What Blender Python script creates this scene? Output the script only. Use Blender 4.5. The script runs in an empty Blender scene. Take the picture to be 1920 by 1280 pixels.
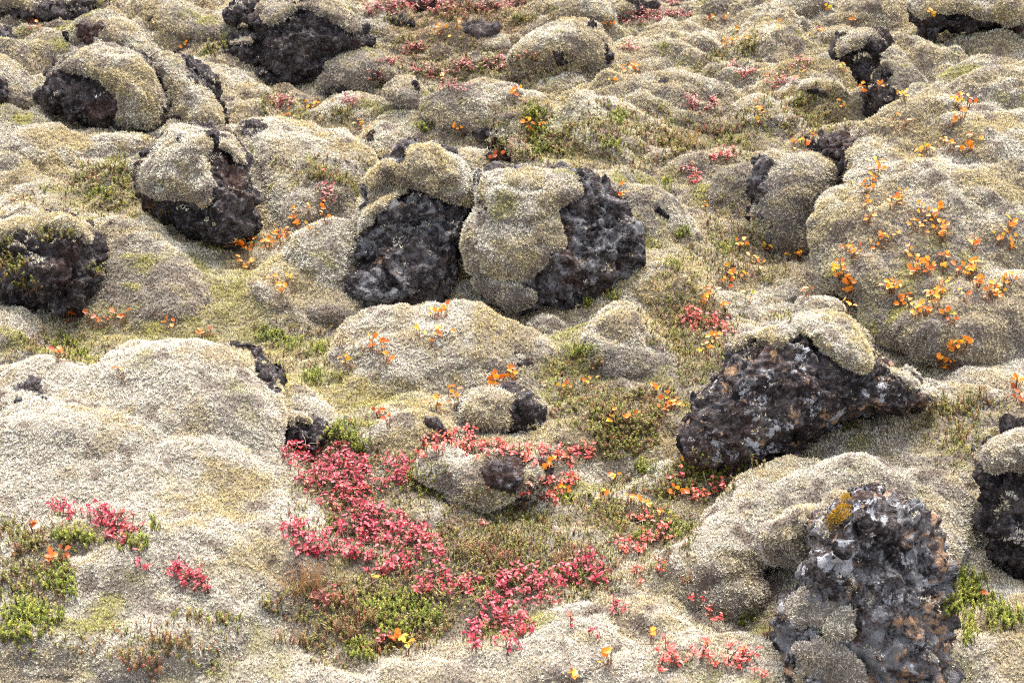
import bpy, math, random
import numpy as np
from mathutils import Vector
from mathutils.bvhtree import BVHTree

# ---------------------------------------------------------------- camera, sky, sun, exposure
R = math.radians
CAM_H, PITCH, LENS = 1.75, R(27.0), 55.0
FPX = LENS / 36.0 * 1920.0
scene = bpy.context.scene
col = scene.collection
cd = bpy.data.cameras.new('camera')
cam = bpy.data.objects.new('camera', cd)
col.objects.link(cam)
cam.location = (0, 0, CAM_H)
cam.rotation_euler = (R(90) - PITCH, 0, 0)
cd.lens = LENS
cd.sensor_width = 36.0
cd.clip_start = 0.05
cd.clip_end = 2000
cd.dof.use_dof = True
cd.dof.focus_distance = 3.7
cd.dof.aperture_fstop = 16.0
scene.camera = cam

SUN_EL, SUN_AZ = R(58), R(15)          # azimuth from +Y (ahead of the camera) towards +X
w = bpy.data.worlds.new('World')
scene.world = w
w.use_nodes = True
nt = w.node_tree
bg = nt.nodes['Background']
sky = nt.nodes.new('ShaderNodeTexSky')
sky.sky_type = 'NISHITA'
sky.sun_disc = False
sky.sun_elevation = SUN_EL
sky.sun_rotation = SUN_AZ
sky.dust_density = 4.0
sky.air_density = 1.0
cloud = nt.nodes.new('ShaderNodeHueSaturation')      # thin overcast: the blue is mostly veiled
cloud.inputs['Saturation'].default_value = 0.35
nt.links.new(sky.outputs[0], cloud.inputs['Color'])
nt.links.new(cloud.outputs[0], bg.inputs[0])
bg.inputs[1].default_value = 0.11
sl = bpy.data.lights.new('sun', 'SUN')
sl.energy = 1.5
sl.angle = R(38)
sl.color = (1.0, 0.93, 0.83)
so = bpy.data.objects.new('sun', sl)
col.objects.link(so)
sd = Vector((math.sin(SUN_AZ) * math.cos(SUN_EL), math.cos(SUN_AZ) * math.cos(SUN_EL), math.sin(SUN_EL)))
so.rotation_euler = sd.to_track_quat('Z', 'Y').to_euler()
so.location = (0, 0, 8)
scene.view_settings.view_transform = 'Standard'
scene.view_settings.look = 'None'
scene.view_settings.exposure = 2.36
scene.view_settings.gamma = 1.0
scene.render.engine = 'CYCLES'
scene.cycles.use_denoising = False
scene.cycles.filter_width = 1.1
scene.cycles.max_bounces = 5
scene.cycles.diffuse_bounces = 2

FWD = np.array([0, math.cos(PITCH), -math.sin(PITCH)])
UP = np.array([0, math.sin(PITCH), math.cos(PITCH)])
CAM = np.array([0, 0, CAM_H])
rng = np.random.default_rng(7)
random.seed(7)

# ---------------------------------------------------------------- geometry of the view
def rays(px, py):
    """direction with unit depth along the camera axis, for pixels of the 1920x1280 photograph"""
    px = np.asarray(px, float); py = np.asarray(py, float)
    d = np.zeros(px.shape + (3,))
    d[..., 0] = (px - 960) / FPX
    v = (640 - py) / FPX
    d += v[..., None] * UP + FWD
    return d

# ---------------------------------------------------------------- noise
def _h(ix, iy, iz, seed):
    n = (ix.astype(np.int64) * 374761393 + iy.astype(np.int64) * 668265263 + iz.astype(np.int64) * 2147483647 + seed * 1274126177) & 0xffffffff
    n = ((n ^ (n >> 13)) * 1274126177) & 0xffffffff
    n = ((n ^ (n >> 16)) * 2246822519) & 0xffffffff
    return n ^ (n >> 15)

def noise3(p, seed=0):
    """gradient noise, about -1..1"""
    out = np.zeros(len(p))
    for s in range(0, len(p), 200000):
        q = p[s:s + 200000]
        i = np.floor(q); f = q - i
        u = f * f * f * (f * (f * 6 - 15) + 10)
        acc = 0
        for dx in (0, 1):
            wx = u[:, 0] if dx else 1 - u[:, 0]
            for dy in (0, 1):
                wy = u[:, 1] if dy else 1 - u[:, 1]
                for dz in (0, 1):
                    wz = u[:, 2] if dz else 1 - u[:, 2]
                    h = _h(i[:, 0] + dx, i[:, 1] + dy, i[:, 2] + dz, seed)
                    gx = ((h & 1023) / 511.5 - 1); gy = (((h >> 10) & 1023) / 511.5 - 1); gz = (((h >> 20) & 1023) / 511.5 - 1)
                    acc = acc + wx * wy * wz * (gx * (f[:, 0] - dx) + gy * (f[:, 1] - dy) + gz * (f[:, 2] - dz))
        out[s:s + 200000] = acc * 1.5
    return out

def fbm(p, size, octaves=4, seed=0, gain=0.5):
    q = np.asarray(p, float) / size
    a, t = 1.0, 0.0
    for k in range(octaves):
        t = t + a * noise3(q + 17.3 * k, seed + k)
        q = q * 2.03; a *= gain
    return t

def worley(p, size, seed=0, jitter=0.9, second=False):
    q = np.asarray(p, float) / size
    best = np.full(len(q), 9.0); sec = np.full(len(q), 9.0)
    for s in range(0, len(q), 200000):
        a = q[s:s + 200000]; i = np.floor(a); b = np.full(len(a), 9.0); b2 = b.copy()
        for dx in (-1, 0, 1):
            for dy in (-1, 0, 1):
                for dz in (-1, 0, 1):
                    c = i + (dx, dy, dz)
                    h = _h(c[:, 0], c[:, 1], c[:, 2], seed)
                    fx = c[:, 0] + 0.5 + jitter * ((h & 1023) / 1023 - .5); fy = c[:, 1] + 0.5 + jitter * (((h >> 10) & 1023) / 1023 - .5)
                    fz = c[:, 2] + 0.5 + jitter * (((h >> 20) & 1023) / 1023 - .5)
                    d = np.sqrt((a[:, 0] - fx) ** 2 + (a[:, 1] - fy) ** 2 + (a[:, 2] - fz) ** 2)
                    b2 = np.where(d < b, b, np.minimum(b2, d)); b = np.minimum(b, d)
        best[s:s + 200000] = b; sec[s:s + 200000] = b2
    return (best, sec) if second else best

def facet(p, size, seed):
    """broken plates: each cell tilts its own way, so faces meet at sharp breaks"""
    q = np.asarray(p, float) / size
    best = np.full(len(q), 9.0); val = np.zeros(len(q)); i = np.floor(q)
    for dx in (-1, 0, 1):
        for dy in (-1, 0, 1):
            for dz in (-1, 0, 1):
                c = i + (dx, dy, dz)
                h = _h(c[:, 0], c[:, 1], c[:, 2], seed); g = _h(c[:, 0], c[:, 1], c[:, 2], seed + 7)
                o = q - (c + .5 + .9 * (np.stack([h & 1023, (h >> 10) & 1023, (h >> 20) & 1023], 1) / 1023 - .5))
                d = (o ** 2).sum(1)
                v = (o * (np.stack([g & 1023, (g >> 10) & 1023, (g >> 20) & 1023], 1) / 511.5 - 1)).sum(1) + ((g & 255) / 255 - .5) * .5
                m = d < best
                best = np.where(m, d, best); val = np.where(m, v, val)
    return val

def sstep(a, b, x):
    t = np.clip((x - a) / (b - a), 0, 1)
    return t * t * (3 - 2 * t)

# ---------------------------------------------------------------- the lie of the land
def ground_h(x, y):
    x = np.atleast_1d(np.asarray(x, float)); y = np.atleast_1d(np.asarray(y, float))
    p = np.stack([x, y, np.zeros_like(x)], -1)
    wv = 0.12 * np.stack([noise3(p / 0.5, 31), noise3(p / 0.5, 32), np.zeros_like(x)], -1)
    q = p + wv
    far = sstep(3.9, 5.6, y)
    h = 0.05 * fbm(q, 0.9, 2, 3)
    h += (0.035 + 0.06 * far) * (np.abs(noise3(q / np.array([0.42, 0.34, 1]), 5)) * 1.6 - 0.3)
    h += (0.018 + 0.022 * far) * (np.abs(noise3(q / np.array([0.17, 0.13, 1]), 6)) * 1.6 - 0.3)
    h += 0.022 * far * (np.abs(noise3(q / np.array([0.11, 0.075, 1]), 7)) * 1.8 - 0.35)
    h += 0.010 * fbm(p, 0.06, 2, 9)
    h += 0.03 * sstep(9, 25, y) * fbm(p, 4.0, 3, 12) * 12
    # hollows seen in the photograph, as (x, y, radius x, radius y, depth)
    for (hx, hy, rx, ry, dz) in HOLLOWS:
        h -= dz * np.exp(-((x - hx) / rx) ** 2 - ((y - hy) / ry) ** 2)
    return h

HOLLOWS = []
def ground_depth(px, py):
    """depth along the camera axis at which the ray through a pixel meets the ground"""
    d = rays(np.array([px]), np.array([py]))[0]
    t = -CAM_H / d[2]
    for _ in range(12):
        pt = CAM + d * t
        t += (pt[2] - float(ground_h(pt[0], pt[1])[0])) / -d[2] * 0.6
    return t

def plane_xy(px, py):
    d = rays(np.array([px]), np.array([py]))[0]
    t = -CAM_H / d[2]
    return (CAM + d * t)[:2]

for (px, py, rx, ry, dz) in ((1165, 862, .09, .08, .06), (780, 590, .30, .09, .05), (1040, 600, .2, .09, .04), (1570, 560, .1, .12, .05),
                             (1410, 1140, .14, .12, .05), (560, 868, .12, .1, .04)):
    gx, gy = plane_xy(px, py)
    HOLLOWS.append((gx, gy, rx, ry, dz))

# ---------------------------------------------------------------- inflating traced outlines into solid lobes
def chaikin(poly, n=2):
    p = np.asarray(poly, float)
    for _ in range(n):
        q = np.roll(p, -1, 0)
        p = np.stack([p * .75 + q * .25, p * .25 + q * .75], 1).reshape(-1, 2)
    return p

def inside(poly, X, Y):
    m = np.zeros(X.shape, bool)
    n = len(poly)
    for k in range(n):
        x0, y0 = poly[k]; x1, y1 = poly[(k + 1) % n]
        if y0 == y1:
            continue
        c = ((Y < y0) != (Y < y1)) & (X < (x1 - x0) * (Y - y0) / (y1 - y0) + x0)
        m ^= c
    return m

def ragged(poly, amp, seed):
    p = np.asarray(poly, float); q = np.roll(p, -1, 0); out = []
    for a, b in zip(p, q):
        k = max(1, int(np.linalg.norm(b - a) / 5))
        for j in range(k): out.append(a + (b - a) * j / k)
    o = np.array(out); P = np.concatenate([o, np.full((len(o), 1), seed * 3.7)], 1)
    for sz, am in ((30, .9), (12, .55)):
        o[:, 0] += amp * am * 2.4 * noise3(P / sz, 301); o[:, 1] += amp * am * 2.4 * noise3(P / sz, 302)
    return o

class Lobe:
    """an outline with depth: f is the soft height over the outline, 0 at its edge and 1 at its middle"""
    def __init__(s, poly, cells=84, rag=0.):
        s.poly = chaikin(poly)
        if rag: s.poly = ragged(s.poly, rag, len(poly))
        lo = s.poly.min(0); hi = s.poly.max(0)
        s.step = max((hi - lo).max() / cells, 1.6)
        s.x0 = lo[0] - 2 * s.step; s.y0 = lo[1] - 2 * s.step
        nx = int((hi[0] - lo[0]) / s.step) + 5; ny = int((hi[1] - lo[1]) / s.step) + 5
        s.X, s.Y = np.meshgrid(s.x0 + np.arange(nx) * s.step, s.y0 + np.arange(ny) * s.step)
        s.m = inside(s.poly, s.X, s.Y)
        f = np.zeros(s.m.shape)
        for _ in range(600):
            g = np.zeros_like(f)
            g[1:-1, 1:-1] = (f[:-2, 1:-1] + f[2:, 1:-1] + f[1:-1, :-2] + f[1:-1, 2:]) * .25 + .25
            f = np.where(s.m, g, 0)
        s.f = np.sqrt(f / max(f.max(), 1e-9))
        area = s.m.sum() * s.step ** 2
        w_, h_ = hi - lo
        s.rad = min(math.sqrt(area / math.pi), 0.62 * min(w_, h_))       # pixels
    def at(s, X, Y):
        u = np.clip((X - s.x0) / s.step, 0, s.f.shape[1] - 1.001); v = np.clip((Y - s.y0) / s.step, 0, s.f.shape[0] - 1.001)
        i = u.astype(int); j = v.astype(int); a = u - i; b = v - j
        F = s.f
        return (F[j, i] * (1 - a) + F[j, i + 1] * a) * (1 - b) + (F[j + 1, i] * (1 - a) + F[j + 1, i + 1] * a) * b
    def solid(s, zf, zb):
        """closed shell between the depth maps zf (front) and zb (back): vertices, quads"""
        m = s.m; idx = -np.ones(m.shape, int); idx[m] = np.arange(m.sum()); n = m.sum()
        d = rays(s.X[m], s.Y[m])
        V = np.concatenate([CAM + d * zf[m][:, None], CAM + d * zb[m][:, None]])
        c = m[:-1, :-1] & m[1:, :-1] & m[:-1, 1:] & m[1:, 1:]
        a = idx[:-1, :-1][c]; b = idx[:-1, 1:][c]; e = idx[1:, 1:][c]; g = idx[1:, :-1][c]
        q = [np.stack([a, g, e, b], 1), np.stack([a, b, e, g], 1) + n]
        cp = np.pad(c, 1)
        # side walls where a cell has no neighbour
        up = cp[1:-1, 1:-1] & ~cp[:-2, 1:-1]; dn = cp[1:-1, 1:-1] & ~cp[2:, 1:-1]; lf = cp[1:-1, 1:-1] & ~cp[1:-1, :-2]; rt = cp[1:-1, 1:-1] & ~cp[1:-1, 2:]
        A, B, E, G = idx[:-1, :-1], idx[:-1, 1:], idx[1:, 1:], idx[1:, :-1]
        for msk, P, Q in ((up, A, B), (rt, B, E), (dn, E, G), (lf, G, A)):
            q.append(np.stack([P[msk], Q[msk], Q[msk] + n, P[msk] + n], 1))
        return V, np.concatenate(q)

def make_mesh(name, V, quads=None, tris=None, smooth=True):
    me = bpy.data.meshes.new(name)
    nq = 0 if quads is None else len(quads); ntr = 0 if tris is None else len(tris)
    me.vertices.add(len(V)); me.vertices.foreach_set('co', np.ascontiguousarray(V, dtype=np.float32).ravel())
    loops = np.concatenate([x.ravel() for x in (quads, tris) if x is not None and len(x)]).astype(np.int32)
    me.loops.add(len(loops)); me.loops.foreach_set('vertex_index', loops)
    starts = np.concatenate([np.arange(nq) * 4, nq * 4 + np.arange(ntr) * 3]).astype(np.int32)
    me.polygons.add(nq + ntr); me.polygons.foreach_set('loop_start', starts)
    if smooth is not False:
        sm = np.zeros(nq + ntr, bool)
        sm[:nq if smooth is True and ntr else (nq + ntr)] = True
        me.polygons.foreach_set('use_smooth', sm)
    me.update(calc_edges=True)
    return me

def remesh(V, Q, voxel):
    me = make_mesh('tmp', V, Q)
    o = bpy.data.objects.new('tmp', me); col.objects.link(o)
    md = o.modifiers.new('r', 'REMESH'); md.mode = 'VOXEL'; md.voxel_size = voxel; md.adaptivity = 0
    dg = bpy.context.evaluated_depsgraph_get(); dg.update()
    ev = o.evaluated_get(dg); em = ev.to_mesh()
    V2 = np.zeros(len(em.vertices) * 3, np.float32); em.vertices.foreach_get('co', V2); V2 = V2.reshape(-1, 3).astype(float)
    L = np.zeros(len(em.loops), np.int32); em.loops.foreach_get('vertex_index', L)
    Q2 = L.reshape(-1, 4)
    ev.to_mesh_clear(); bpy.data.objects.remove(o); bpy.data.meshes.remove(me)
    return V2, Q2

def normals(V, Q):
    a, b, c, d = (V[Q[:, k]] for k in range(4))
    fn = np.cross(c - a, d - b)
    N = np.zeros_like(V)
    for k in range(4):
        for j in range(3):
            N[:, j] += np.bincount(Q[:, k], fn[:, j], len(V))
    return N / np.maximum(np.linalg.norm(N, axis=1, keepdims=True), 1e-12)

def relax(V, Q, n=3, lam=.5):
    for _ in range(n):
        S = np.zeros_like(V); C = np.zeros(len(V))
        for k in range(4):
            for o in (1, 3):
                t = V[Q[:, (k + o) % 4]]
                for j in range(3):
                    S[:, j] += np.bincount(Q[:, k], t[:, j], len(V))
                C += np.bincount(Q[:, k], minlength=len(V))
        V = V * (1 - lam) + lam * S / np.maximum(C, 1)[:, None]
    return V

# ---------------------------------------------------------------- relief of moss and lava
def rock_relief(V, N, s=1.0, rough=1.0):
    """clinkery lava: lumps at three sizes, pits and folds; mostly cut inwards"""
    Vw = V + 0.02 * np.stack([noise3(V / .06, 71), noise3(V / .06, 72), noise3(V / .06, 73)], 1)
    d = 0.030 * fbm(V, 0.16, 3, 40)
    w1, w2 = worley(Vw, 0.085 * s, 41, second=True)
    d += 0.016 * (.35 - np.abs(noise3(Vw / .075, 74)) * 1.6) + 0.008 * (.35 - np.abs(noise3(Vw / .03, 75)) * 1.6)
    d += 0.024 * facet(Vw, .11 * s, 55) + 0.009 * facet(Vw, .038 * s, 56)
    d += 0.008 * (0.45 - w1) + 0.014 * (np.minimum((w2 - w1) * 2.5, 1) - .8)
    w3, w4 = worley(Vw, 0.034 * s, 43, second=True)
    d += 0.006 * (0.45 - w3) + 0.007 * (np.minimum((w4 - w3) * 2.5, 1) - .8)
    d += 0.006 * (0.45 - worley(V, 0.014, 45))
    pit = worley(V, 0.05, 47)
    d -= 0.014 * sstep(0.34, 0.16, pit) * sstep(-.1, .3, noise3(V / .15, 48))
    d += 0.004 * fbm(V, 0.012, 2, 49)
    return V + N * (d * rough)[:, None]

def moss_relief(V, N, big=1.0, k=1.0):
    q = V + 0.05 * np.stack([noise3(V / .2, 81), noise3(V / .2, 82), noise3(V / .2, 83)], 1)
    d = 0.038 * (big - .45) * (np.sqrt(noise3(q / np.array([.44, .32, .15]), 54) ** 2 + .006) * 2 - .5)
    d += 0.015 * (np.sqrt(noise3(q / np.array([.2, .17, .10]), 50) ** 2 + .002) * 2 - .5)
    d += 0.008 * (np.abs(noise3(q / np.array([.085, .085, .05]), 51)) * 1.6 - .4)
    d += 0.0045 * noise3(V / .026, 52) + 0.0025 * noise3(V / .012, 53)
    return V + N * (d * k)[:, None]

# ---------------------------------------------------------------- moss: colour and tufts
PALE = np.array([.80, .745, .63]); BEIGE = np.array([.66, .575, .41]); STRAW = np.array([.66, .56, .33])
OLIVE = np.array([.50, .46, .22]); GREY = np.array([.45, .41, .375]); BROWN = np.array([.27, .20, .14])
YGREEN = np.array([.50, .48, .16])
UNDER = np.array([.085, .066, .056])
def moss_colour(P, N, white=0.0, green=0.0, grey=0.0):
    """colour of moss, with shade painted grey into steep sides; hoary shoots are palest on exposed crowns, yellow green ones fill damp hollows"""
    n1 = 1.7 * fbm(P, .42, 3, 60); n2 = 1.7 * fbm(P, .17, 3, 61); n3 = 1.8 * fbm(P, .055, 2, 62)
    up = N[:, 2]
    def mix(c, d, k):
        k = np.clip(k, 0, 1)[:, None]
        return c * (1 - k) + d * k
    c = np.tile(BEIGE, (len(P), 1))
    c = mix(c, STRAW, .9 * sstep(-.2, .6, n1 + .4 * n3))
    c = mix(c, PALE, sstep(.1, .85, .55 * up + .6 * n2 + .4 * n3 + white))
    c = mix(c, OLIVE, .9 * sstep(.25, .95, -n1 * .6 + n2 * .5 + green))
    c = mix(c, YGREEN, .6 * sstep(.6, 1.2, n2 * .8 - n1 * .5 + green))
    c = mix(c, GREY, .85 * sstep(.1, .75, .55 * (1 - up) + .55 * n3 - .45 * n1 + grey - .05))  # steep sides turn grey: flank shade put into the colour
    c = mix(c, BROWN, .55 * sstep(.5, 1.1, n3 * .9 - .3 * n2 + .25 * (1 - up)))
    return c

def tufts(V, Q, N, colour, dens=1.0, size=1.0, seed=1, keep=None):
    """star shaped shoot tips over a surface: about one to every few millimetres nearby, larger and sparser far off"""
    r = np.random.default_rng(seed)
    a, b, c, d = (V[Q[:, k]] for k in range(4))
    ctr = (a + b + c + d) / 4
    area = .5 * np.linalg.norm(np.cross(c - a, d - b), axis=1)
    rel = ctr - CAM
    dep = rel @ FWD
    fx = rel[:, 0] / np.maximum(dep, .1) * FPX; fy = (rel @ UP) / np.maximum(dep, .1) * FPX
    fn = N[Q[:, 0]]
    view = -np.einsum('ij,ij->i', fn, rel) / np.linalg.norm(rel, axis=1)
    s = np.clip((dep / 3.0) ** .8, .75, 3.0)
    k = dens * 42000 / s ** 2
    ok = (dep > 1.2) & (np.abs(fx) < 1250) & (np.abs(fy) < 820) & (view > -.35)
    edge = (np.abs(fx) > 1010) | (np.abs(fy) > 690)
    k = np.where(ok, np.where(edge, k * .35, k), 0)
    if keep is not None:
        k = k * keep[Q[:, 0]]
    n = r.poisson(area * k * 3.8)
    fi = np.repeat(np.arange(len(Q)), n)
    if not len(fi):
        return None
    u = r.random((len(fi), 1)); v = r.random((len(fi), 1))
    A, B, C, D = (V[Q[fi, j]] for j in range(4))
    P = (A * (1 - u) + B * u) * (1 - v) + (D * (1 - u) + C * u) * v
    # shoots stand in clumps a few millimetres across with gaps between
    sq = 2 ** (np.round(np.log2(s[fi] * size) * 3) / 3) * .0062
    w1, w2 = worley(P / sq[:, None], 1.0, 77, second=True); wl = np.clip((w2 - w1) * 3, 0, 1)
    kp = r.random(len(fi)) > (1 - sstep(.08, .5, wl)) * .93
    fi, u, v, P, sq, wl = fi[kp], u[kp], v[kp], P[kp], sq[kp], wl[kp]
    P = P + N[Q[fi, 0]] * ((wl - .6) * .5 * sq)[:, None]
    Nn = N[Q[fi, 0]] * .75 + np.array([0, 0, .35]) + r.normal(0, .22, (len(fi), 3))
    Nn /= np.linalg.norm(Nn, axis=1, keepdims=True)
    sc = (s[fi] * size * .76 * r.uniform(.65, 1.35, len(fi)))[:, None]
    T = np.cross(Nn, r.normal(0, 1, (len(fi), 3))); T /= np.linalg.norm(T, axis=1, keepdims=True)
    Bt = np.cross(Nn, T)
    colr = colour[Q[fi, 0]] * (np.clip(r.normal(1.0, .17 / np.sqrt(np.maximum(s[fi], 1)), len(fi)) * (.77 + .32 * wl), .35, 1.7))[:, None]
    verts, cols = [], []
    nb = 3
    for kk in range(nb):
        an = 2 * math.pi * kk / nb + r.uniform(-.5, .5, len(fi))
        dr = T * np.cos(an)[:, None] + Bt * np.sin(an)[:, None]
        sd_ = np.cross(Nn, dr)
        L = sc * .0052 * r.uniform(.6, 1.2, (len(fi), 1))
        sp = r.uniform(.3, 1.1, (len(fi), 1))
        base = P - Nn * sc * .002 + dr * sc * .0006
        tip = P + Nn * L * .85 + dr * L * sp
        w_ = sc * .0016
        verts += [base - sd_ * w_, base + sd_ * w_, tip]
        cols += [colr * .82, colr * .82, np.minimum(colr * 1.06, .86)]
    m = len(fi)
    VV = np.stack(verts, 1).reshape(-1, 3); CC = np.stack(cols, 1).reshape(-1, 3)
    TT = np.arange(m * nb * 3).reshape(-1, 3)
    return VV, TT, CC

def set_col(me, name, C):
    at = me.attributes.new(name, 'FLOAT_COLOR', 'POINT')
    a = np.ones((len(C), 4), np.float32); a[:, :3] = C
    at.data.foreach_set('color', a.ravel())

# ---------------------------------------------------------------- materials
def new_mat(name):
    m = bpy.data.materials.new(name); m.use_nodes = True
    t = m.node_tree; b = t.nodes['Principled BSDF']
    return m, t, b
def N_(t, kind, **kw):
    n = t.nodes.new(kind)
    for k, v in kw.items():
        if hasattr(n, k): setattr(n, k, v)
        else: n.inputs[k.replace('_', ' ')].default_value = v
    return n
def ramp(t, src, stops):
    n = t.nodes.new('ShaderNodeValToRGB'); e = n.color_ramp.elements
    e[0].position, e[0].color = stops[0][0], (*stops[0][1], 1)
    e[1].position, e[1].color = stops[-1][0], (*stops[-1][1], 1)
    for p, c in stops[1:-1]:
        k = e.new(p); k.color = (*c, 1)
    t.links.new(src, n.inputs[0]); return n.outputs[0]
def mixc(t, f, a, b, mode='MIX'):
    n = t.nodes.new('ShaderNodeMix'); n.data_type = 'RGBA'; n.blend_type = mode
    for s, v in ((0, f), (6, a), (7, b)):
        if isinstance(v, (int, float)): n.inputs[s].default_value = v
        elif isinstance(v, tuple): n.inputs[s].default_value = (*v, 1)
        else: t.links.new(v, n.inputs[s])
    return n.outputs[2]
def math_(t, op, a, b=0.0):
    n = t.nodes.new('ShaderNodeMath'); n.operation = op
    for s, v in ((0, a), (1, b)):
        if isinstance(v, (int, float)): n.inputs[s].default_value = v
        else: t.links.new(v, n.inputs[s])
    return n.outputs[0]

def moss_material():
    m, t, b = new_mat('hoary_moss')
    at = N_(t, 'ShaderNodeAttribute'); at.attribute_name = 'tint'
    geo = N_(t, 'ShaderNodeNewGeometry')
    v = N_(t, 'ShaderNodeTexVoronoi'); v.inputs['Scale'].default_value = 170
    t.links.new(geo.outputs['Position'], v.inputs['Vector'])
    c = mixc(t, 0.45, at.outputs['Color'], ramp(t, v.outputs['Color'], [(0, (.35, .33, .3)), (.5, (.9, .88, .84)), (1, (1.3, 1.28, 1.2))]), 'MULTIPLY')
    t.links.new(c, b.inputs['Base Color'])
    b.inputs['Roughness'].default_value = .95
    b.inputs['Specular IOR Level'].default_value = .12
    return m

def leafy_material(name, rough=.5, spec=.4, trans=.25):
    m, t, b = new_mat(name)
    at = N_(t, 'ShaderNodeAttribute'); at.attribute_name = 'tint'
    geo = N_(t, 'ShaderNodeNewGeometry')
    n = N_(t, 'ShaderNodeTexNoise'); n.inputs['Scale'].default_value = 160
    t.links.new(geo.outputs['Position'], n.inputs['Vector'])
    c = mixc(t, 0.35, at.outputs['Color'], ramp(t, n.outputs['Fac'], [(.3, (.6, .6, .6)), (.7, (1.3, 1.3, 1.3))]), 'MULTIPLY')
    t.links.new(c, b.inputs['Base Color'])
    b.inputs['Roughness'].default_value = rough
    b.inputs['Specular IOR Level'].default_value = spec
    tr = N_(t, 'ShaderNodeBsdfTranslucent'); t.links.new(c, tr.inputs[0])
    mx = N_(t, 'ShaderNodeMixShader'); mx.inputs[0].default_value = trans
    t.links.new(b.outputs[0], mx.inputs[1]); t.links.new(tr.outputs[0], mx.inputs[2])
    t.links.new(mx.outputs[0], t.nodes['Material Output'].inputs[0])
    return m

def rock_material():
    """dark vesicular basalt with crusts of grey blue, peach and white lichen; 'crust' (r,g,b) on the mesh says how much of each"""
    m, t, b = new_mat('lava_rock')
    geo = N_(t, 'ShaderNodeNewGeometry'); P = geo.outputs['Position']
    def noise(scale, detail=4, rough=.6, off=0.0):
        mp = N_(t, 'ShaderNodeMapping'); mp.inputs['Location'].default_value = (off, off * .7, -off)
        t.links.new(P, mp.inputs['Vector'])
        n = N_(t, 'ShaderNodeTexNoise'); n.inputs['Scale'].default_value = scale; n.inputs['Detail'].default_value = detail
        n.inputs['Roughness'].default_value = rough
        t.links.new(mp.outputs[0], n.inputs['Vector']); return n.outputs['Fac']
    cr = N_(t, 'ShaderNodeAttribute'); cr.attribute_name = 'crust'
    sep = N_(t, 'ShaderNodeSeparateColor'); t.links.new(cr.outputs['Color'], sep.inputs[0])
    base = ramp(t, noise(14, 6, .7), [(.36, (.013, .010, .010)), (.5, (.045, .035, .034)), (.64, (.14, .112, .103))])
    redd = ramp(t, noise(5, 3, .5, 3), [(.55, (0, 0, 0)), (.68, (1, 1, 1))])
    base = mixc(t, math_(t, 'MULTIPLY', redd, .6), base, (.105, .050, .032))
    mott = ramp(t, noise(62, 6, .8, 7), [(.52, (0, 0, 0)), (.585, (1, 1, 1))])
    base = mixc(t, math_(t, 'MULTIPLY', mott, .65), base, (.23, .215, .225))
    fine = ramp(t, noise(150, 3, .7, 5), [(.35, (.45, .45, .45)), (.65, (1.5, 1.5, 1.55))])
    base = mixc(t, .8, base, fine, 'MULTIPLY')
    def patch(amount, scale, off, soft, warp, lo=.72):
        # threshold falls as the amount on the mesh rises
        n = noise(scale, 8, .74, off)
        th = math_(t, 'SUBTRACT', lo, math_(t, 'MULTIPLY', amount, .17))
        return math_(t, 'MINIMUM', math_(t, 'MAXIMUM', math_(t, 'MULTIPLY', math_(t, 'SUBTRACT', n, th), soft), 0.0), 1.0)
    grey = mixc(t, noise(60, 3, .6, 9), (.16, .155, .165), (.41, .41, .43))
    c = mixc(t, math_(t, 'MULTIPLY', patch(sep.outputs[0], 22, 11, 14, 1), .85), base, grey)
    peach = mixc(t, noise(70, 3, .6, 19), (.45, .26, .14), (.72, .46, .29))
    c = mixc(t, math_(t, 'MULTIPLY', patch(sep.outputs[1], 15, 21, 22, 1, .70), .9), c, peach)
    white = mixc(t, noise(80, 3, .6, 29), (.42, .42, .46), (.78, .78, .82))
    c = mixc(t, patch(sep.outputs[2], 17, 33, 30, 1, .72), c, white)
    t.links.new(c, b.inputs['Base Color'])
    b.inputs['Roughness'].default_value = .96
    b.inputs['Specular IOR Level'].default_value = .14
    h = math_(t, 'ADD', noise(90, 6, .7, 41), math_(t, 'MULTIPLY', noise(260, 3, .7, 43), .5))
    vo = N_(t, 'ShaderNodeTexVoronoi'); vo.inputs['Scale'].default_value = 95; t.links.new(P, vo.inputs['Vector'])      # gas holes
    hole = math_(t, 'MULTIPLY', math_(t, 'MINIMUM', math_(t, 'MULTIPLY', vo.outputs['Distance'], 3.2), 1.0), .35)
    h = math_(t, 'ADD', h, hole)
    bp = N_(t, 'ShaderNodeBump'); bp.inputs['Strength'].default_value = 1.0; bp.inputs['Distance'].default_value = .02
    t.links.new(h, bp.inputs['Height']); t.links.new(bp.outputs[0], b.inputs['Normal'])
    return m

MOSS = moss_material(); ROCK = rock_material()
LEAF = leafy_material('shrub_leaf', .42, .5, .3); NEEDLE = leafy_material('heath_needle', .6, .3, .2); WOOD = leafy_material('woody_stem', .8, .2, 0)

def tag(o, label=None, cat=None, group=None, kind=None):
    for k, v in (('label', label), ('category', cat), ('group', group), ('kind', kind)):
        if v: o[k] = v
    return o

BV = []          # every solid surface, for standing plants on
def link(name, me, mat, parent=None):
    o = bpy.data.objects.new(name, me); me.materials.append(mat); col.objects.link(o)
    if parent is not None:
        o.parent = parent
        o.matrix_parent_inverse.identity()
    return o

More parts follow.
